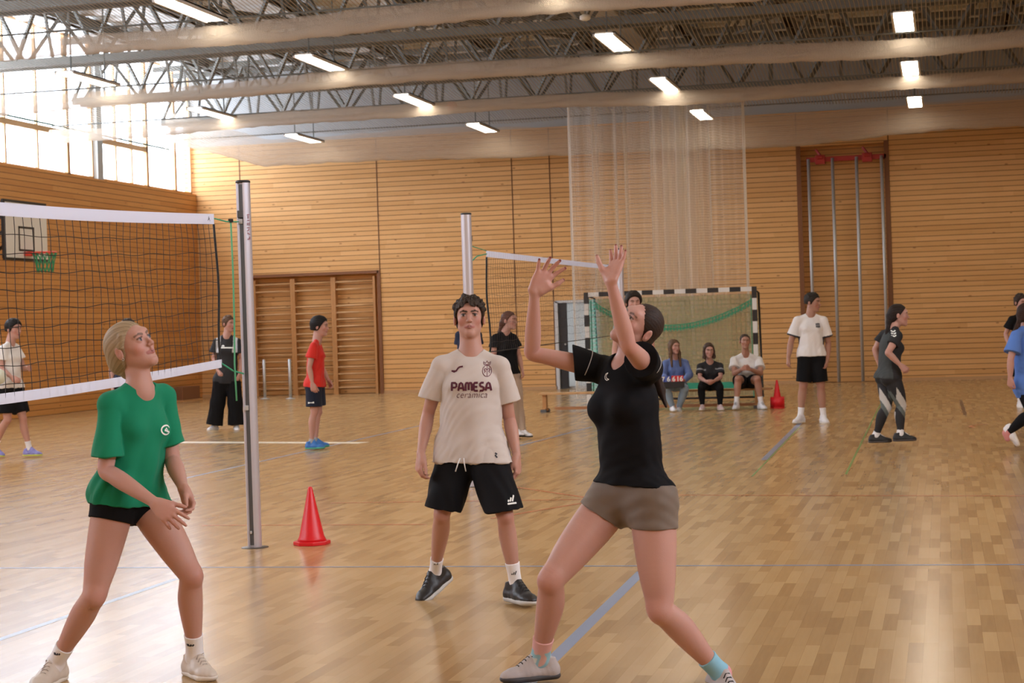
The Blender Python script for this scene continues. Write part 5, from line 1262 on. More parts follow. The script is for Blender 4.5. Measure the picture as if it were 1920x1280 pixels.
# ---- setting player in black with both arms raised
def setter():
    J = mk(7.35, dict(head=(1197, 613, .0), neck=(1182, 684, .0), sa=(1128, 692, .13), sb=(1216, 690, -.12), ea=(998, 662, .10), wa=(1002, 548, .02), eb=(1179, 650, -.36), wb=(1145, 527, -.42),
                      ha=(1152, 932, .06), hb=(1222, 936, -.08), ka=(1034, 1086, -.12), kb=(1238, 1142, -.16), aa=(1013, 1236, .07), ab=(1352, 1262, -.04)),
           hf=V(-.66, .58, .56), hu=V(.70, .72, .0), f=V(-.72, 0.1, .68), hs=.91, arm=.88, fem=True, bust=1.02, girth=1.0, hipw=.93, leg=.99, limb=1.02, ta=V(-.95, 0, .35), tb=V(.35, -.15, .9), brow=(.15, .08, .06), kf_a=V(-.7, 0, .7), kf_b=V(-.6, .1, .8), neck_r=1.05)
    p = Person(J, 'young woman in a black V-neck shirt and taupe shorts setting with both arms raised', None, .0032, True, SK3)
    nails = []
    hA = dict(Wr=J['wa'], d=V(.52, .85, .0), n=V(.3, -.2, .9), s=1.0, curl=(8, 9, 8, 6), spread=22, thumb=(38, 12))
    hB = dict(Wr=J['wb'], side='L', d=V(.32, .82, -.42), n=V(-.75, .25, .6), s=.95, curl=(6, 8, 8, 8), spread=15, thumb=(30, 42))
    pr = []
    for H in (hA, hB):
        hpz = hand_prims(**H)
        tips = [hpz[i * 4 + 3] for i in range(4)] + [hpz[-1]]
        for c in tips: nails.append((c['b'] + nrm(c['b'] - c['a']) * .003, None, .006, (.16, .015, .02), .9))
    p.body(hands=[hA, hB], paints=nails)
    tp = mat('taupe_lycra', (.145, .108, .082), .7, bump=(900, .12), sheen=.2)
    wr = lambda v: .0025 * np.sin(((v - p.hc) @ p.up) * 150 + 4 * ((v - p.hc) @ p.r) * 6) * np.clip(1 - abs(((v - p.hc) @ p.up) - .0) / .07, 0, 1)
    J2 = p.J
    p.shorts(tp, frac=(.22, .26), r0=.100, r1=.098, body=.006, amp=.0028, wl=.06, axis=p.r, upcut=[(p.hc + p.up * .067, V(.06, 1, 0))], cutn=(V(-.55, -.8, 0), V(-.02, -1, 0)))
    blk = fabric('black_shirt_jersey', (.012, .012, .015), .8)
    sh = p.shirt(blk, sleeve=.40, hem=-.06, loose=.0, sl=.066, sl2=.072, nr=.060, drop=.0, vneck=.05, amp=.0035, seed=12, body=.013, waist_in=.008, wl=.14, slcut=(V(-1, -.05, 0), V(-.45, .15, 1)), hemn=V(-.06, -1, 0))
    # piping on the sleeves
    pip = mat('grey_piping', (.45, .45, .47), .6)
    for sgn, sk, ek, ph in ((-1, 'sa', 'ea', 0), (1, 'sb', 'eb', 1)):
        A = J[sk]; d = nrm(J[ek] - A); L_ = np.linalg.norm(J[ek] - A); q = A + d * L_ * (.22 if ph == 0 else .2); x = orth(UPW, d); y = np.cross(d, x)
        from mathutils.bvhtree import BVHTree
        me = sh.data; co = np.empty(len(me.vertices) * 3, np.float32); me.vertices.foreach_get('co', co); co = co.reshape(-1, 3) + parent_loc(sh)
        qq = np.empty(len(me.polygons) * 4, np.int32); me.polygons.foreach_get('vertices', qq); T = BVHTree.FromPolygons([Vector(c) for c in co], [tuple(z) for z in qq.reshape(-1, 4)])
        pts = []
        for a in np.linspace(-2.2, 2.2, 28):
            dd = x * math.cos(a) + y * math.sin(a); hit = T.ray_cast(Vector(q + dd * .2 + d * (-.010 * math.cos(a))), Vector(-dd), .3)
            if hit[0] is not None: pts.append(np.array(hit[0]) + dd * .0008)
        if len(pts) > 4: MB().tube(pts, .0018, 5).build('piping', pip, sh, smooth=True)
    lg = stroke_polys([[(.016, -.010), (.004, -.014), (-.008, -.008), (-.013, .002), (-.009, .012), (.004, .017), (.006, .016)], [(.006, .016), (-.002, .010), (-.004, .002), (.002, -.006), (.016, -.010)]], .0028)
    decal('crescent_logo', mat('white_print', (.85, .87, .85), .7), sh, sh, P(1119, 708, 7.25), V(1, .05, .7), UPW, lg, .002, label='small white crescent outline')
    sk = mat('sock_pattern', rough=.9, attr=True, bump=(500, .2))
    def sockcol(v, c):
        d = nrm(J['ka'] - J['aa']); t = (v - J['aa']) @ d; w = waves(8, .05, 1)(v)
        c = c.copy(); c[:] = (.72, .42, .42); m = t < .062; c[m] = (.30, .55, .66); c[m & (w > .25)] = (.70, .45, .42); c[m & (w < -.35)] = (.62, .66, .66); return c
    p.sock('a', sk, .27, col=(.7, .4, .4), colfn=sockcol, label='pink sock with a pale blue patterned foot')
    def sockcol2(v, c):
        d = nrm(J['kb'] - J['ab']); t = (v - J['ab']) @ d
        c = c.copy(); c[:] = (.24, .50, .66); c[t < .01] = (.72, .3, .33); return c
    p.sock('b', sk, .24, col=(.3, .5, .6), colfn=sockcol2, label='light blue sock with a pink foot')
    p.shoes(mat('grey_mesh', (.46, .43, .44), .7, bump=(150, .2)), mat('black_rubber', (.05, .05, .055), .6), mat('black_lace', (.01, .01, .01), .8), L=.262, loop=(True, False))
    # hair pulled back, curly bun at the back of the crown
    L = lambda x, y, z: hp(J, x, y, z); r, f, u = hframe(J); M = np.array([r, f, u])
    pr = hair_cap(J, .007, .067, -.075, .62, vol=(1, .93, .98))
    # ponytail hanging behind the shoulder
    q = L(0, -.090, -.055); e = P(1238, 730, 7.44)
    pr += [cone(q, (q + e) / 2 + V(1, 0, -.3) * .012, .020, .018, .02), cone((q + e) / 2 + V(1, 0, -.3) * .012, e, .022, .018, .02), cone(e, P(1249, 762, 7.42), .018, .006, .02)]
    ax = f + .2 * u
    p.hair(pr, (.030, .018, .014), ax, h=.0034, disp=strands(J, ax, .0006), amt=.3)
    return p
# ================================================================== people farther back
WHT = lambda: fabric('white_cotton', (.78, .77, .78), .85)
BLK = lambda: fabric('black_cotton', (.016, .016, .019), .8)
def hor(px): return 614 - .032 * (px - 960)
def bg(label, d0, J0, f, hf, hu=None, fem=False, skin=SK1, hs=1.05, ta=None, tb=None, h=.0075, fine=False, hands=True, hd=None, **kw):
    J = mk(d0, J0, hf=hf, hu=hu if hu is not None else V(0, 1, 0), f=f, fem=fem, hs=hs, ta=ta if ta is not None else f, tb=tb if tb is not None else f, **kw)
    p = Person(J, label, None, h, fine, skin)
    hl = []
    if hands:
        hd = hd or {}
        for a, side in (('a', 'R'), ('b', 'L')):
            if hd.get('swap'): side = 'L' if side == 'R' else 'R'
            d = nrm(J['w' + a] - J['e' + a]); d = hd.get('d' + a, d)
            other = J['hb' if a == 'a' else 'ha']; n = hd.get('n' + a, orth((p.hc - J['w' + a]) * np.array([1, 1, .1]), d))
            hl.append(dict(Wr=J['w' + a], d=d, n=n, side=side, s=.95 if not fem else .88, curl=(30, 34, 38, 40), spread=4, thumb=(25, 15), fr=1.1))
    p.body(hands=hl); return p
def hair_short(p, col, t=.016, low=-.05, line=.068, curl=60, slope=.5, seed=1):
    J = p.J; pr = hair_cap(J, t, line, low, slope); rr = np.random.default_rng(seed)
    for i in range(curl):
        a = rr.uniform(0, 6.28); e = rr.uniform(.1, 1.4); x, y, z = math.cos(a) * math.cos(e), math.sin(a) * math.cos(e), math.sin(e)
        if y > .55 and z < .6: continue
        c = hp(J, x * .084, -.014 + y * .102, .034 + z * .094); pr.append(cone(c, c + .014 * nrm(rr.normal(size=3)) + .004 * UPW, .013, .006, .006))
    for q in (-1, 1): pr.append(ell(hp(J, q * .088, -.002, -.018), (.022, .022, .026), None, .006, sub=True))
    return p.hair(pr, col, amt=.4)
def hair_back(p, col, tail=None, r=.026):
    J = p.J; pr = hair_cap(J, .010, .060, -.075, .6)
    pts = [hp(J, 0, -.10, .0)] + list(tail or [])
    for i in range(len(pts) - 1): pr.append(cone(pts[i], pts[i + 1], r * (1 - .15 * i), r * (1 - .15 * (i + 1)), .02))
    return p.hair(pr, col, amt=.5)
def hair_long(p, col, ln=.26, spread=.075, fwd=.02):
    J = p.J; pr = hair_cap(J, .014, .064, -.08, .45); r, f, u = hframe(J)
    for q in (-1, 1):
        a = hp(J, q * .072, .0, -.01); b = hp(J, q * (spread + .01), fwd, -.10); c = b - UPW * (ln - .12) + f * .03
        pr += [cone(hp(J, q * .06, .03, .05), a, .022, .026, .02), cone(a, b, .028, .030, .02), cone(b, c, .030, .018, .02)]
    pr.append(cone(hp(J, 0, -.07, .0), hp(J, 0, -.085, -.16), .055, .045, .03))
    return p.hair(pr, col, amt=.4)
wsh = lambda: mat('white_shoe', (.74, .74, .78), .5); wso = lambda: mat('white_rubber', (.72, .69, .64), .6); wsk = lambda: mat('white_sock', (.82, .82, .86), .9)
def ink(): return mat('dark_ink', (.03, .035, .05), .8)
# 1 standing man, white shirt
def standing_man():
    p = bg('man standing in a white shirt with dark sleeve trim and black shorts', 25.1,
           dict(head=(1524, 567, 0), neck=(1520, 589, 0), sa=(1495, 601, 0), sb=(1544, 601, 0), ea=(1483, 641, .02), wa=(1478, 672, -.05), eb=(1553, 643, .02), wb=(1551, 676, -.05), ha=(1511, 664, 0), hb=(1532, 664, 0), ka=(1506, 724, 0), kb=(1539, 724, 0), aa=(1501, 780, .02), ab=(1544, 781, 0)),
           V(.12, 0, 1), V(.78, -.08, .55), girth=1.04, limb=1.05, hs=1.09, ta=V(-.55, 0, .8), tb=V(.1, 0, 1), skin=SK2, brow=(.03, .02, .015))
    p.shorts(BLK(), frac=(.86, .86), r0=.112, r1=.105, body=.014, amp=.003, top=-.02)
    def trim(v, c):
        c = c.copy()
        for sh, el in (('sa', 'ea'), ('sb', 'eb')):
            A = p.J[sh]; d = p.J[el] - A; L = np.linalg.norm(d); t = ((v - A) @ d) / L; rd = np.linalg.norm(v - A - np.outer(t, d / L), axis=1)
            c[(t > L * .70 - .014) & (rd < .12) & (t < L)] = (.02, .02, .035)
        return c
    sh = p.shirt(mat('white_trimmed', rough=.8, attr=True), under=p.under, sleeve=.72, hem=.03, loose=.012, sl2=.086, amp=.004, seed=3, col=(.78, .76, .77), colfn=trim, waist_in=-.006)
    o = p.sc - p.up * .07 + p.r * .085 + p.f * .1
    sq = stroke_polys([[(-.028, -.03), (-.028, .03)], [(-.012, -.034), (-.012, .034)], [(.004, -.036), (.004, .036)], [(.02, -.032), (.02, .032)], [(-.03, .02), (.03, .02)], [(-.03, -.015), (.03, -.015)]], .010)
    decal('chest_emblem', ink(), sh, sh, o, p.r, p.up, sq, .003, label='dark round emblem on the chest')
    for a in 'ab': p.sock(a, wsk(), .30)
    p.shoes(wsh(), wso(), L=.30); hair_short(p, (.022, .016, .012), curl=40, low=-.02)
    b = p.hair([ell(hp(p.J, 0, .066, -.098), (.026, .02, .018), None, .01)], (.03, .02, .016), name='beard')
# 2 girl in patterned leggings
def leggings_girl():
    d0 = 20.1
    p = bg('woman with dark ponytail, black shirt and grey banded leggings, walking right', d0,
           dict(head=(1685, 591, 0), neck=(1677, 612, 0), sa=(1657, 628, .14), sb=(1683, 630, -.14), ea=(1641, 655, .16), wa=(1649, 684, .12), eb=(1665, 661, -.22), wb=(1689, 685, -.22), ha=(1660, 706, .09), hb=(1673, 707, -.07), ka=(1662, 764, .0), kb=(1690, 760, -.05), aa=(1642, 816, .08), ab=(1688, 813, -.10)),
           V(.88, 0, -.35), V(1, -.02, .12), fem=True, hs=1.06, skin=SK1, ta=V(1, 0, .1), tb=V(1, 0, .05), leg=.98, hd=dict(na=V(1, 0, 0), nb=V(-.2, 0, -1), swap=True), kf_a=V(1, 0, 0), kf_b=V(1, 0, 0), lips=(.5, .25, .22))
    def lc(v, c):
        c = c.copy(); J = p.J
        for hi, kn, an in (('ha', 'ka', 'aa'), ('hb', 'kb', 'ab')):
            K = J[kn]; d = nrm(J[an] - J[hi]); t = (v - K) @ d; x = (v - K) @ V(1, 0, 0); near = np.linalg.norm((v - K) - np.outer(t, d), axis=1) < .13
            s_ = t - x * 1.6
            m = near & (s_ > -.10) & (s_ < .03) & (t > -.30) & (x > -.07); c[m] = (.50, .49, .47)
            m = near & (s_ >= .03) & (s_ < .11) & (t > -.2); c[m] = (.10, .12, .115)
        return c
    p.trousers(mat('patterned_lycra', rough=.75, attr=True), infl=.005, hem=.97, amp=.001, col=(.014, .014, .017), colfn=lc, top=.06)
    def back(v, c):
        c = c.copy(); x = (v - p.sc) @ p.f; m = x < -.05
        for sh_, el in (('sa', 'ea'), ('sb', 'eb')):
            A = p.J[sh_]; d = nrm(p.J[el] - A); t = np.clip((v - A) @ d, 0, .3); m &= np.linalg.norm(v - A - t[:, None] * d, axis=1) > .082
        c[m] = (.045, .053, .056); return c
    sh = p.shirt(mat('panelled_shirt', rough=.8, attr=True), sleeve=.52, hem=.02, loose=.004, sl2=.072, amp=.004, seed=5, col=(.014, .014, .017), colfn=back, under=inflate(p.under, -.010), waist_in=.004)
    ch = []
    for k_ in range(3): ch.append([(-.022, .028 - k_ * .026), (0, .012 - k_ * .026), (.022, .028 - k_ * .026)])
    decal('white_chevrons', mat('white_print', (.85, .87, .85), .7), sh, sh, P(1677, 624, d0 - .22), V(1, 0, .1), UPW, stroke_polys(ch, .012), .003, label='white chevrons on the shoulder')
    for a in 'ab': p.sock(a, wsk(), .16)
    p.shoes(mat('black_suede', (.012, .012, .014), .6), mat('dark_sole', (.06, .05, .05), .6), mat('white_stripe', (.75, .75, .75), .7), L=.265)
    hair_back(p, (.020, .012, .010), [P(1667, 604, d0), P(1664, 622, d0 - .02), P(1665, 645, d0 - .05), P(1668, 662, d0 - .05)], .036)
# 3, 4 at the right edge
def edge_people():
    d0 = 19.0
    p = bg('person in a blue shirt and black leggings at the right edge of the picture', d0,
           dict(head=(1927, 590, 0), neck=(1924, 612, 0), sa=(1905, 628, -.12), sb=(1936, 628, .14), ea=(1895, 674, -.18), wa=(1894, 709, -.16), eb=(1952, 668, .16), wb=(1972, 650, .1), ha=(1922, 722, -.06), hb=(1938, 722, .06), ka=(1936, 775, -.10), kb=(1962, 770, .08), aa=(1887, 812, .0), ab=(1965, 830, .05)),
           V(.9, 0, -.25), V(.95, -.05, -.2), fem=True, ta=V(.35, -.9, .1), tb=V(1, 0, 0), kf_a=V(1, 0, 0), kf_b=V(1, 0, 0), hd=dict(swap=False))
    p.trousers(BLK(), infl=.006, hem=.93, amp=.001, top=.04)
    p.shirt(fabric('blue_cotton', (.095, .20, .56)), sleeve=.72, hem=.12, loose=.03, sl2=.090, amp=.005, seed=8, under=p.under, waist_in=-.01)
    for a in 'ab': p.sock(a, mat('pink_sock', (.6, .25, .25), .9), .1)
    p.shoes(wsh(), wso(), L=.26, ups=(V(-.9, -.35, 0), None))
    hair_back(p, (.030, .014, .010), [P(1912, 600, d0 - .05), P(1902, 622, d0 - .12), P(1893, 645, d0 - .1)], .030)
    d0 = 27.6
    p = bg('dark haired person in a black shirt behind the one in blue at the right edge', d0,
           dict(head=(1914, 567, 0), neck=(1916, 588, 0), sa=(1897, 599, 0), sb=(1938, 599, 0), ea=(1886, 626, .05), wa=(1893, 650, -.05), eb=(1946, 632, 0), wb=(1944, 658, -.05), ha=(1907, 662, 0), hb=(1927, 662, 0), ka=(1907, 710, 0), kb=(1932, 710, 0), aa=(1913, 755, -.02), ab=(1936, 755, 0)), V(0, 0, 1), V(.35, -.1, .9), girth=.95, limb=.9)
    p.shorts(BLK(), frac=(.9, .9), r0=.11, r1=.1, body=.012, top=-.02)
    p.shirt(BLK(), sleeve=.62, hem=.05, loose=.02, under=p.under, seed=21)
    for a in 'ab': p.sock(a, wsk(), .2)
    p.shoes(wsh(), wso(), L=.27); hair_short(p, (.03, .018, .014), seed=6)
# 5 boy in red
def red_boy():
    p = bg('boy in a red T-shirt and navy shorts standing in profile before the wall bars', 22.9,
           dict(head=(600, 612, 0), neck=(595, 636, 0), sa=(588, 649, -.17), sb=(596, 649, .17), ea=(580, 689, -.19), wa=(586, 719, -.20), eb=(604, 690, .20), wb=(616, 713, .14), ha=(588, 719, -.09), hb=(594, 719, .09), ka=(589, 773, -.10), kb=(597, 772, .09), aa=(584, 829, -.08), ab=(591, 826, .08)),
           V(.97, 0, .12), V(1, -.06, .2), girth=.84, limb=.84, hs=1.06, skin=SK1, ta=V(1, 0, .25), tb=V(1, 0, -.1), kf_a=V(1, 0, 0), kf_b=V(1, 0, 0), brow=(.02, .015, .012), h=.0065, fine=True)
    p.shorts(fabric('navy_polyester', (.014, .018, .035)), frac=(.80, .78), r0=.100, r1=.105, body=.012, amp=.002, top=-.03)
    sh = p.shirt(fabric('red_polyester', (.62, .03, .022), .7), sleeve=.55, hem=.04, loose=.014, sl2=.076, amp=.004, seed=6, under=p.under)
    decal('white_patch', mat('white_print', (.85, .87, .85), .7), p.shortso, p.shortso, P(583, 755, 22.7), V(1, 0, 0), UPW, fill_poly([(-.04, -.012), (.04, -.008), (.04, .014), (-.04, .010)]), .003, label='white patch near the hem')
    for a in 'ab': p.sock(a, mat('grey_sock', (.35, .37, .40), .9), .12)
    p.shoes(mat('blue_shoe', (.03, .16, .50), .5), mat('green_sole', (.08, .42, .30), .6), L=.27); hair_short(p, (.012, .010, .010), t=.024, low=-.045, curl=50)
# 6 person in black with wide trousers
def wide_trousers():
    d0 = 28.5
    p = bg('person in black and grey jersey and wide black trousers behind the net post', d0,
           dict(head=(429, 607, 0), neck=(426, 627, 0), sa=(406, 641, 0), sb=(446, 641, 0), ea=(401, 672, .03), wa=(409, 695, -.08), eb=(453, 673, .03), wb=(450, 700, -.05), ha=(414, 712, 0), hb=(437, 712, 0), ka=(408, 756, 0), kb=(441, 756, 0), aa=(402, 797, 0), ab=(443, 797, 0)),
           V(.15, 0, 1), V(.72, -.05, .6), fem=False, girth=1.0, limb=1.0, hs=1.06, ta=V(-.4, 0, .9), tb=V(.3, 0, 1))
    p.trousers(BLK(), flare=(.115, .135), hem=.98, amp=.006, top=-.02, infl=.02)
    def pan(v, c):
        c = c.copy(); x = np.abs((v - p.sc) @ p.r); z = (v - p.sc) @ p.up; c[(x > .10) & (x < .17) & (z > -.17) & (((v - p.sc) @ p.f) > 0)] = (.52, .54, .58); return c
    sh = p.shirt(mat('black_grey_jersey', rough=.8, attr=True), sleeve=.62, hem=.06, loose=.02, sl2=.092, amp=.004, seed=13, under=p.under, col=(.016, .016, .019), colfn=pan)
    decal('chest_lettering', mat('white_print', (.85, .87, .85), .7), sh, sh, p.sc - p.up * .09 + p.f * .1 + p.r * .02, p.r, p.up, stroke_polys([[(-.10, 0), (.10, 0)], [(-.09, .02), (-.07, .035), (-.05, .02)]], .020), .003, label='short white band of lettering')
    for a in 'ab': p.sock(a, wsk(), .08)
    p.shoes(wsh(), wso(), L=.27); hair_short(p, (.10, .058, .035), t=.014, curl=20)
# 7 player far left
def far_left():
    d0 = 23.1
    p = bg('player in white shirt and black shorts behind the near net, left edge', d0,
           dict(head=(26, 617, 0), neck=(20, 640, 0), sa=(6, 654, -.14), sb=(30, 652, .14), ea=(3, 692, -.16), wa=(22, 707, -.26), eb=(44, 690, .16), wb=(54, 690, -.02), ha=(12, 727, -.07), hb=(28, 727, .07), ka=(14, 786, -.08), kb=(43, 785, .02), aa=(-10, 838, .05), ab=(55, 842, .06)),
           V(.85, 0, .45), V(.85, -.1, .5), girth=.9, limb=.9, ta=V(.7, -.2, .4), tb=V(.95, 0, .3), brow=(.02, .015, .012), kf_a=V(.9, 0, .4), kf_b=V(.9, 0, .4))
    p.shorts(BLK(), frac=(.80, .80), r0=.112, r1=.108, body=.014, amp=.003, top=.02)
    p.shirt(WHT(), sleeve=.55, hem=.0, loose=.014, sl2=.076, amp=.005, seed=16, under=p.under)
    for a in 'ab': p.sock(a, wsk(), .27)
    p.shoes(mat('blue_white_shoe', (.22, .22, .55), .5, noise=(25, .7)), mat('lime_sole', (.55, .62, .10), .6), L=.28); hair_short(p, (.014, .012, .012), t=.024, low=-.03)
    c = P(-4, 706, 22.75); q = MB(); q.lathe((0, 0, 0), [(.105 * math.sin(a), -.105 * math.cos(a)) for a in np.linspace(.02, math.pi - .02, 18)], 28)
    o = q.build('volleyball', mat('pale_ball', (.72, .76, .66), .5), None, smooth=True); o.location = tuple(map(float, c)); tag(o, 'pale ball held low by the white-shirted player at the left edge', 'ball')
# 8 woman in black tee and beige trousers
def beige_trousers():
    d0 = 23.8
    p = bg('woman with ponytail, black T-shirt and beige trousers in the background', d0,
           dict(head=(955, 601, 0), neck=(948, 621, 0), sa=(929, 634, -.06), sb=(963, 634, .10), ea=(926, 668, -.06), wa=(936, 695, -.15), eb=(973, 667, .12), wb=(979, 694, .05), ha=(944, 704, -.04), hb=(961, 704, .06), ka=(960, 760, -.05), kb=(972, 758, .05), aa=(968, 806, .0), ab=(980, 808, .0)),
           V(.5, 0, .85), V(.85, -.02, .5), fem=True, ta=V(.6, 0, .8), tb=V(.7, 0, .6))
    p.trousers(fabric('beige_twill', (.46, .36, .29)), infl=.016, hem=.98, amp=.004, top=.02)
    p.shirt(BLK(), sleeve=.50, hem=-.02, loose=.012, sl2=.082, amp=.004, seed=17, under=p.under)
    for a in 'ab': p.sock(a, wsk(), .08)
    p.shoes(wsh(), mat('black_rubber', (.05, .05, .055), .6), L=.25)
    hair_back(p, (.10, .042, .028), [P(940, 607, d0), P(937, 622, d0), P(936, 640, d0)], .034)
# 9-11 on the bench
def bench_people():
    d0 = 30.0
    p = bg('long haired woman in blue hoodie and pale jeans sitting on the bench', d0,
           dict(head=(1264, 650, -.12), neck=(1266, 670, -.05), sa=(1248, 681, -.03), sb=(1285, 680, -.03), ea=(1243, 705, -.10), wa=(1254, 716, -.34), eb=(1293, 703, -.10), wb=(1283, 713, -.34), ha=(1258, 719, .04), hb=(1274, 719, .04), ka=(1249, 729, -.42), kb=(1284, 729, -.42), aa=(1261, 762, -.40), ab=(1273, 764, -.30)),
           V(.05, 0, 1), V(.5, -.05, .85), fem=True, hs=1.03, ta=V(.2, 0, 1), tb=V(0, 0, 1), hd=dict(na=V(1, 0, .1), nb=V(-1, 0, .1)), kf_a=V(0, .3, 1), kf_b=V(0, .3, 1), bust=.8)
    p.trousers(fabric('pale_denim', (.25, .33, .42)), infl=.014, hem=.97, amp=.003, upcut=[(p.hc + UPW * .13, UPW)])
    hb_ = p.shirt(fabric('blue_fleece', (.13, .19, .42)), name='hoodie', sleeve=1.0, hem=.03, loose=.02, sl2=.066, amp=.006, seed=19, vneck=.07)
    q = []
    J = p.J
    for e, w in (('ea', 'wa'), ('eb', 'wb')): q.append(cone(J[e], J[e] + (J[w] - J[e]) * .85, .062, .050, .02))
    solid('hoodie_sleeve', q[:1], p.h, mat('blue_fleece'), p.root); solid('hoodie_sleeve', q[1:], p.h, mat('blue_fleece'), p.root)
    p.shoes(wsh(), wso(), L=.24); hair_long(p, (.12, .068, .038), ln=.34)
    # scoreboard on her lap
    c = P(1261, 717, d0 - .50); t = empty('flip_scoreboard', tuple(map(float, c)), 'small flip scoreboard with blue and red number cards on a lap', 'scoreboard')
    ax = LR * .19; ay = -FWD0 * .05; az = UPW * .05
    q = MB(); q.obox(c - UPW * .035, ax, ay, az); q.build('base', mat('black_plastic', (.015, .015, .018), .5), t, bevel=.004)
    for k_, (x0, w_, m_, tx) in enumerate(((-.155, .045, 'blue_card', '7'), (-.065, .036, 'blue_card', '6'), (.022, .036, 'red_card', '6'), (.118, .062, 'red_card', '16'))):
        cc = c + LR * x0 + UPW * .055; q = MB(); q.obox(cc, LR * w_, -FWD0 * .006, UPW * .058); cd_ = q.build('card', mat(m_, (.06, .09, .40) if 'blue' in m_ else (.70, .03, .03), .5), t)
        tv, tf = text_polys(tx, .11, .004); me = bpy.data.meshes.new('number'); me.from_pydata([tuple(cc - FWD0 * .0075 + LR * x_ + UPW * y_ - parent_loc(t)) for x_, y_ in tv], [], tf); link_mesh('number', me, mat('white_print', (.85, .87, .85), .7), cd_)
    p = bg('woman in black T-shirt and leggings sitting with clasped hands on the bench', d0,
           dict(head=(1329, 657, -.16), neck=(1331, 677, -.10), sa=(1313, 687, -.06), sb=(1350, 686, -.06), ea=(1312, 708, -.16), wa=(1324, 715, -.42), eb=(1351, 707, -.16), wb=(1338, 715, -.42), ha=(1323, 719, .04), hb=(1340, 719, .04), ka=(1315, 726, -.42), kb=(1350, 726, -.42), aa=(1317, 760, -.40), ab=(1350, 760, -.40)),
           V(0, 0, 1), V(.1, -.1, 1), fem=True, hs=1.05, ta=V(-.2, 0, 1), tb=V(.2, 0, 1), hd=dict(na=V(1, 0, -.2), nb=V(-1, 0, -.2), da=V(.9, -.3, .4), db=V(-.9, -.3, .4)), bust=.95, brow=(.05, .03, .02), kf_a=V(0, .3, 1), kf_b=V(0, .3, 1))
    p.trousers(BLK(), infl=.007, hem=.95, amp=.001, upcut=[(p.hc + UPW * .13, UPW)])
    def st(v, c):
        c = c.copy(); J = p.J
        for sh_, el in (('sa', 'ea'), ('sb', 'eb')):
            A = J[sh_]; d = J[el] - A; L = np.linalg.norm(d); t = ((v - A) @ d) / L; rd = np.linalg.norm(v - A - np.outer(t, d / L), axis=1); c[(t > L * .30) & (t < L * .42) & (rd < .1)] = (.32, .33, .36)
        return c
    p.shirt(mat('striped_sleeve_shirt', rough=.8, attr=True), sleeve=.66, hem=.03, loose=.012, sl2=.072, amp=.004, seed=23, col=(.014, .014, .018), colfn=st)
    p.shoes(mat('pale_pink_shoe', (.66, .52, .54), .5), wso(), L=.24); hair_long(p, (.060, .034, .024), ln=.14, spread=.066)
    p = bg('man in a white T-shirt and black shorts sitting at the right end of the bench', d0,
           dict(head=(1397, 640, -.20), neck=(1398, 662, -.12), sa=(1376, 675, -.08), sb=(1423, 675, -.08), ea=(1377, 700, -.26), wa=(1391, 692, -.50), eb=(1426, 700, -.26), wb=(1406, 692, -.50), ha=(1389, 716, .06), hb=(1410, 716, .06), ka=(1384, 710, -.46), kb=(1420, 710, -.46), aa=(1381, 756, -.46), ab=(1427, 756, -.46)),
           V(0, 0, 1), V(.02, -.02, 1), girth=1.05, limb=1.05, hs=1.05, skin=SK2, ta=V(-.25, 0, 1), tb=V(.25, 0, 1), hd=dict(na=V(1, 0, -.2), nb=V(-1, 0, -.2), da=V(.8, .3, .5), db=V(-.8, .3, .5)), kf_a=V(0, .3, 1), kf_b=V(0, .3, 1))
    p.shorts(BLK(), frac=(.62, .62), r0=.118, r1=.115, body=.012, amp=.003, upcut=[(p.hc + UPW * .13, UPW)])
    sh = p.shirt(WHT(), sleeve=.60, hem=.0, loose=.014, sl2=.090, amp=.005, seed=29)
    th = np.linspace(.1, 3.04, 14); decal('chest_arc', mat('blue_print', (.07, .10, .38), .7), sh, sh, p.sc - p.up * .17 + p.f * .12, p.r, p.up, stroke_polys([[(.11 * math.cos(a), .09 * math.sin(a)) for a in th]], .030), .004, label='blue arched print')
    for a in 'ab': p.sock(a, wsk(), .28)
    p.shoes(mat('white_blue_shoe', (.70, .72, .80), .5), mat('pale_sole', (.55, .56, .55), .6), mat('black_lace', (.01, .01, .01), .8), L=.30); hair_short(p, (.05, .032, .022), t=.008, curl=0, low=-.02, line=.050)
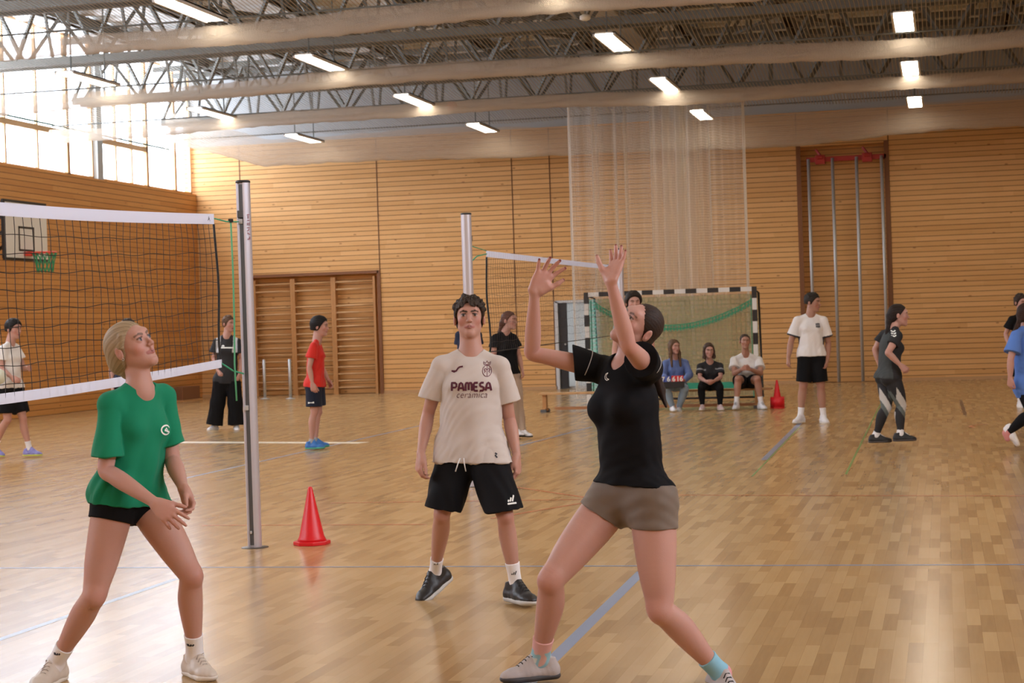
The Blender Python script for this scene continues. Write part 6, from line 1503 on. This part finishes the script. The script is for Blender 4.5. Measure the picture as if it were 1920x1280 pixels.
# people nearly hidden behind the front players
def hidden_people():
    def stand(label, d0, cx, top, hgt, shirt, shortm, hair, f=V(0, 0, 1), hf=V(.1, -.05, 1), **kw):
        s = FPX / d0; fy = hor(cx) + 1.48 * s; y = lambda m: fy - m * s; L = .03
        x = lambda m, z: cx + m * s - .03 * (fy - y(z)) * -1 * 0
        J = dict(head=(x(0, 1), y(hgt - .115), 0), neck=(x(0, 1), y(hgt * .84), 0), sa=(x(-.17, 1), y(hgt * .805), 0), sb=(x(.17, 1), y(hgt * .805), 0), ea=(x(-.22, 1), y(hgt * .63), .03), wa=(x(-.21, 1), y(hgt * .48), -.06), eb=(x(.22, 1), y(hgt * .63), .03), wb=(x(.21, 1), y(hgt * .48), -.06),
                 ha=(x(-.09, 1), y(hgt * .52), 0), hb=(x(.09, 1), y(hgt * .52), 0), ka=(x(-.10, 1), y(hgt * .28), -.02), kb=(x(.10, 1), y(hgt * .28), -.02), aa=(x(-.11, 1), y(.09), 0), ab=(x(.11, 1), y(.09), 0))
        J.update(kw.pop('over', {}))
        p = bg(label, d0, J, f, hf, girth=.95, limb=.95, h=.0075, **kw)
        p.shorts(shortm, frac=(.85, .85), r0=.11, r1=.105, body=.012, top=-.02); p.shirt(shirt, sleeve=.6, hem=.05, loose=.02, under=p.under)
        for a in 'ab': p.sock(a, wsk(), .25)
        p.shoes(wsh(), wso(), L=.27); hair_short(p, hair, t=.026, curl=110); return p
    stand('curly haired person almost hidden behind the player setting the ball', 21.0, 1188, 545, 1.84, fabric('grey_cotton', (.30, .30, .31)), BLK(), (.020, .014, .012))
    stand('person in a dark blue shirt almost hidden behind the cream-shirted player', 25.0, 879, 573, 1.78, fabric('navy_cotton', (.02, .028, .06)), BLK(), (.03, .02, .015), over=dict(sa=(861, 628, 0), sb=(896, 628, 0), ea=(862, 656, .03), wa=(864, 678, 0), eb=(897, 656, .03), wb=(896, 678, 0)))
    stand('person in a dark shirt almost hidden behind the head of the player in green', 24.0, 240, 600, 1.74, fabric('navy_cotton', (.02, .028, .06)), BLK(), (.03, .02, .015))
green_girl(); cream_boy(); setter()
standing_man(); leggings_girl(); edge_people(); red_boy(); wide_trousers(); far_left(); beige_trousers(); bench_people(); hidden_people()
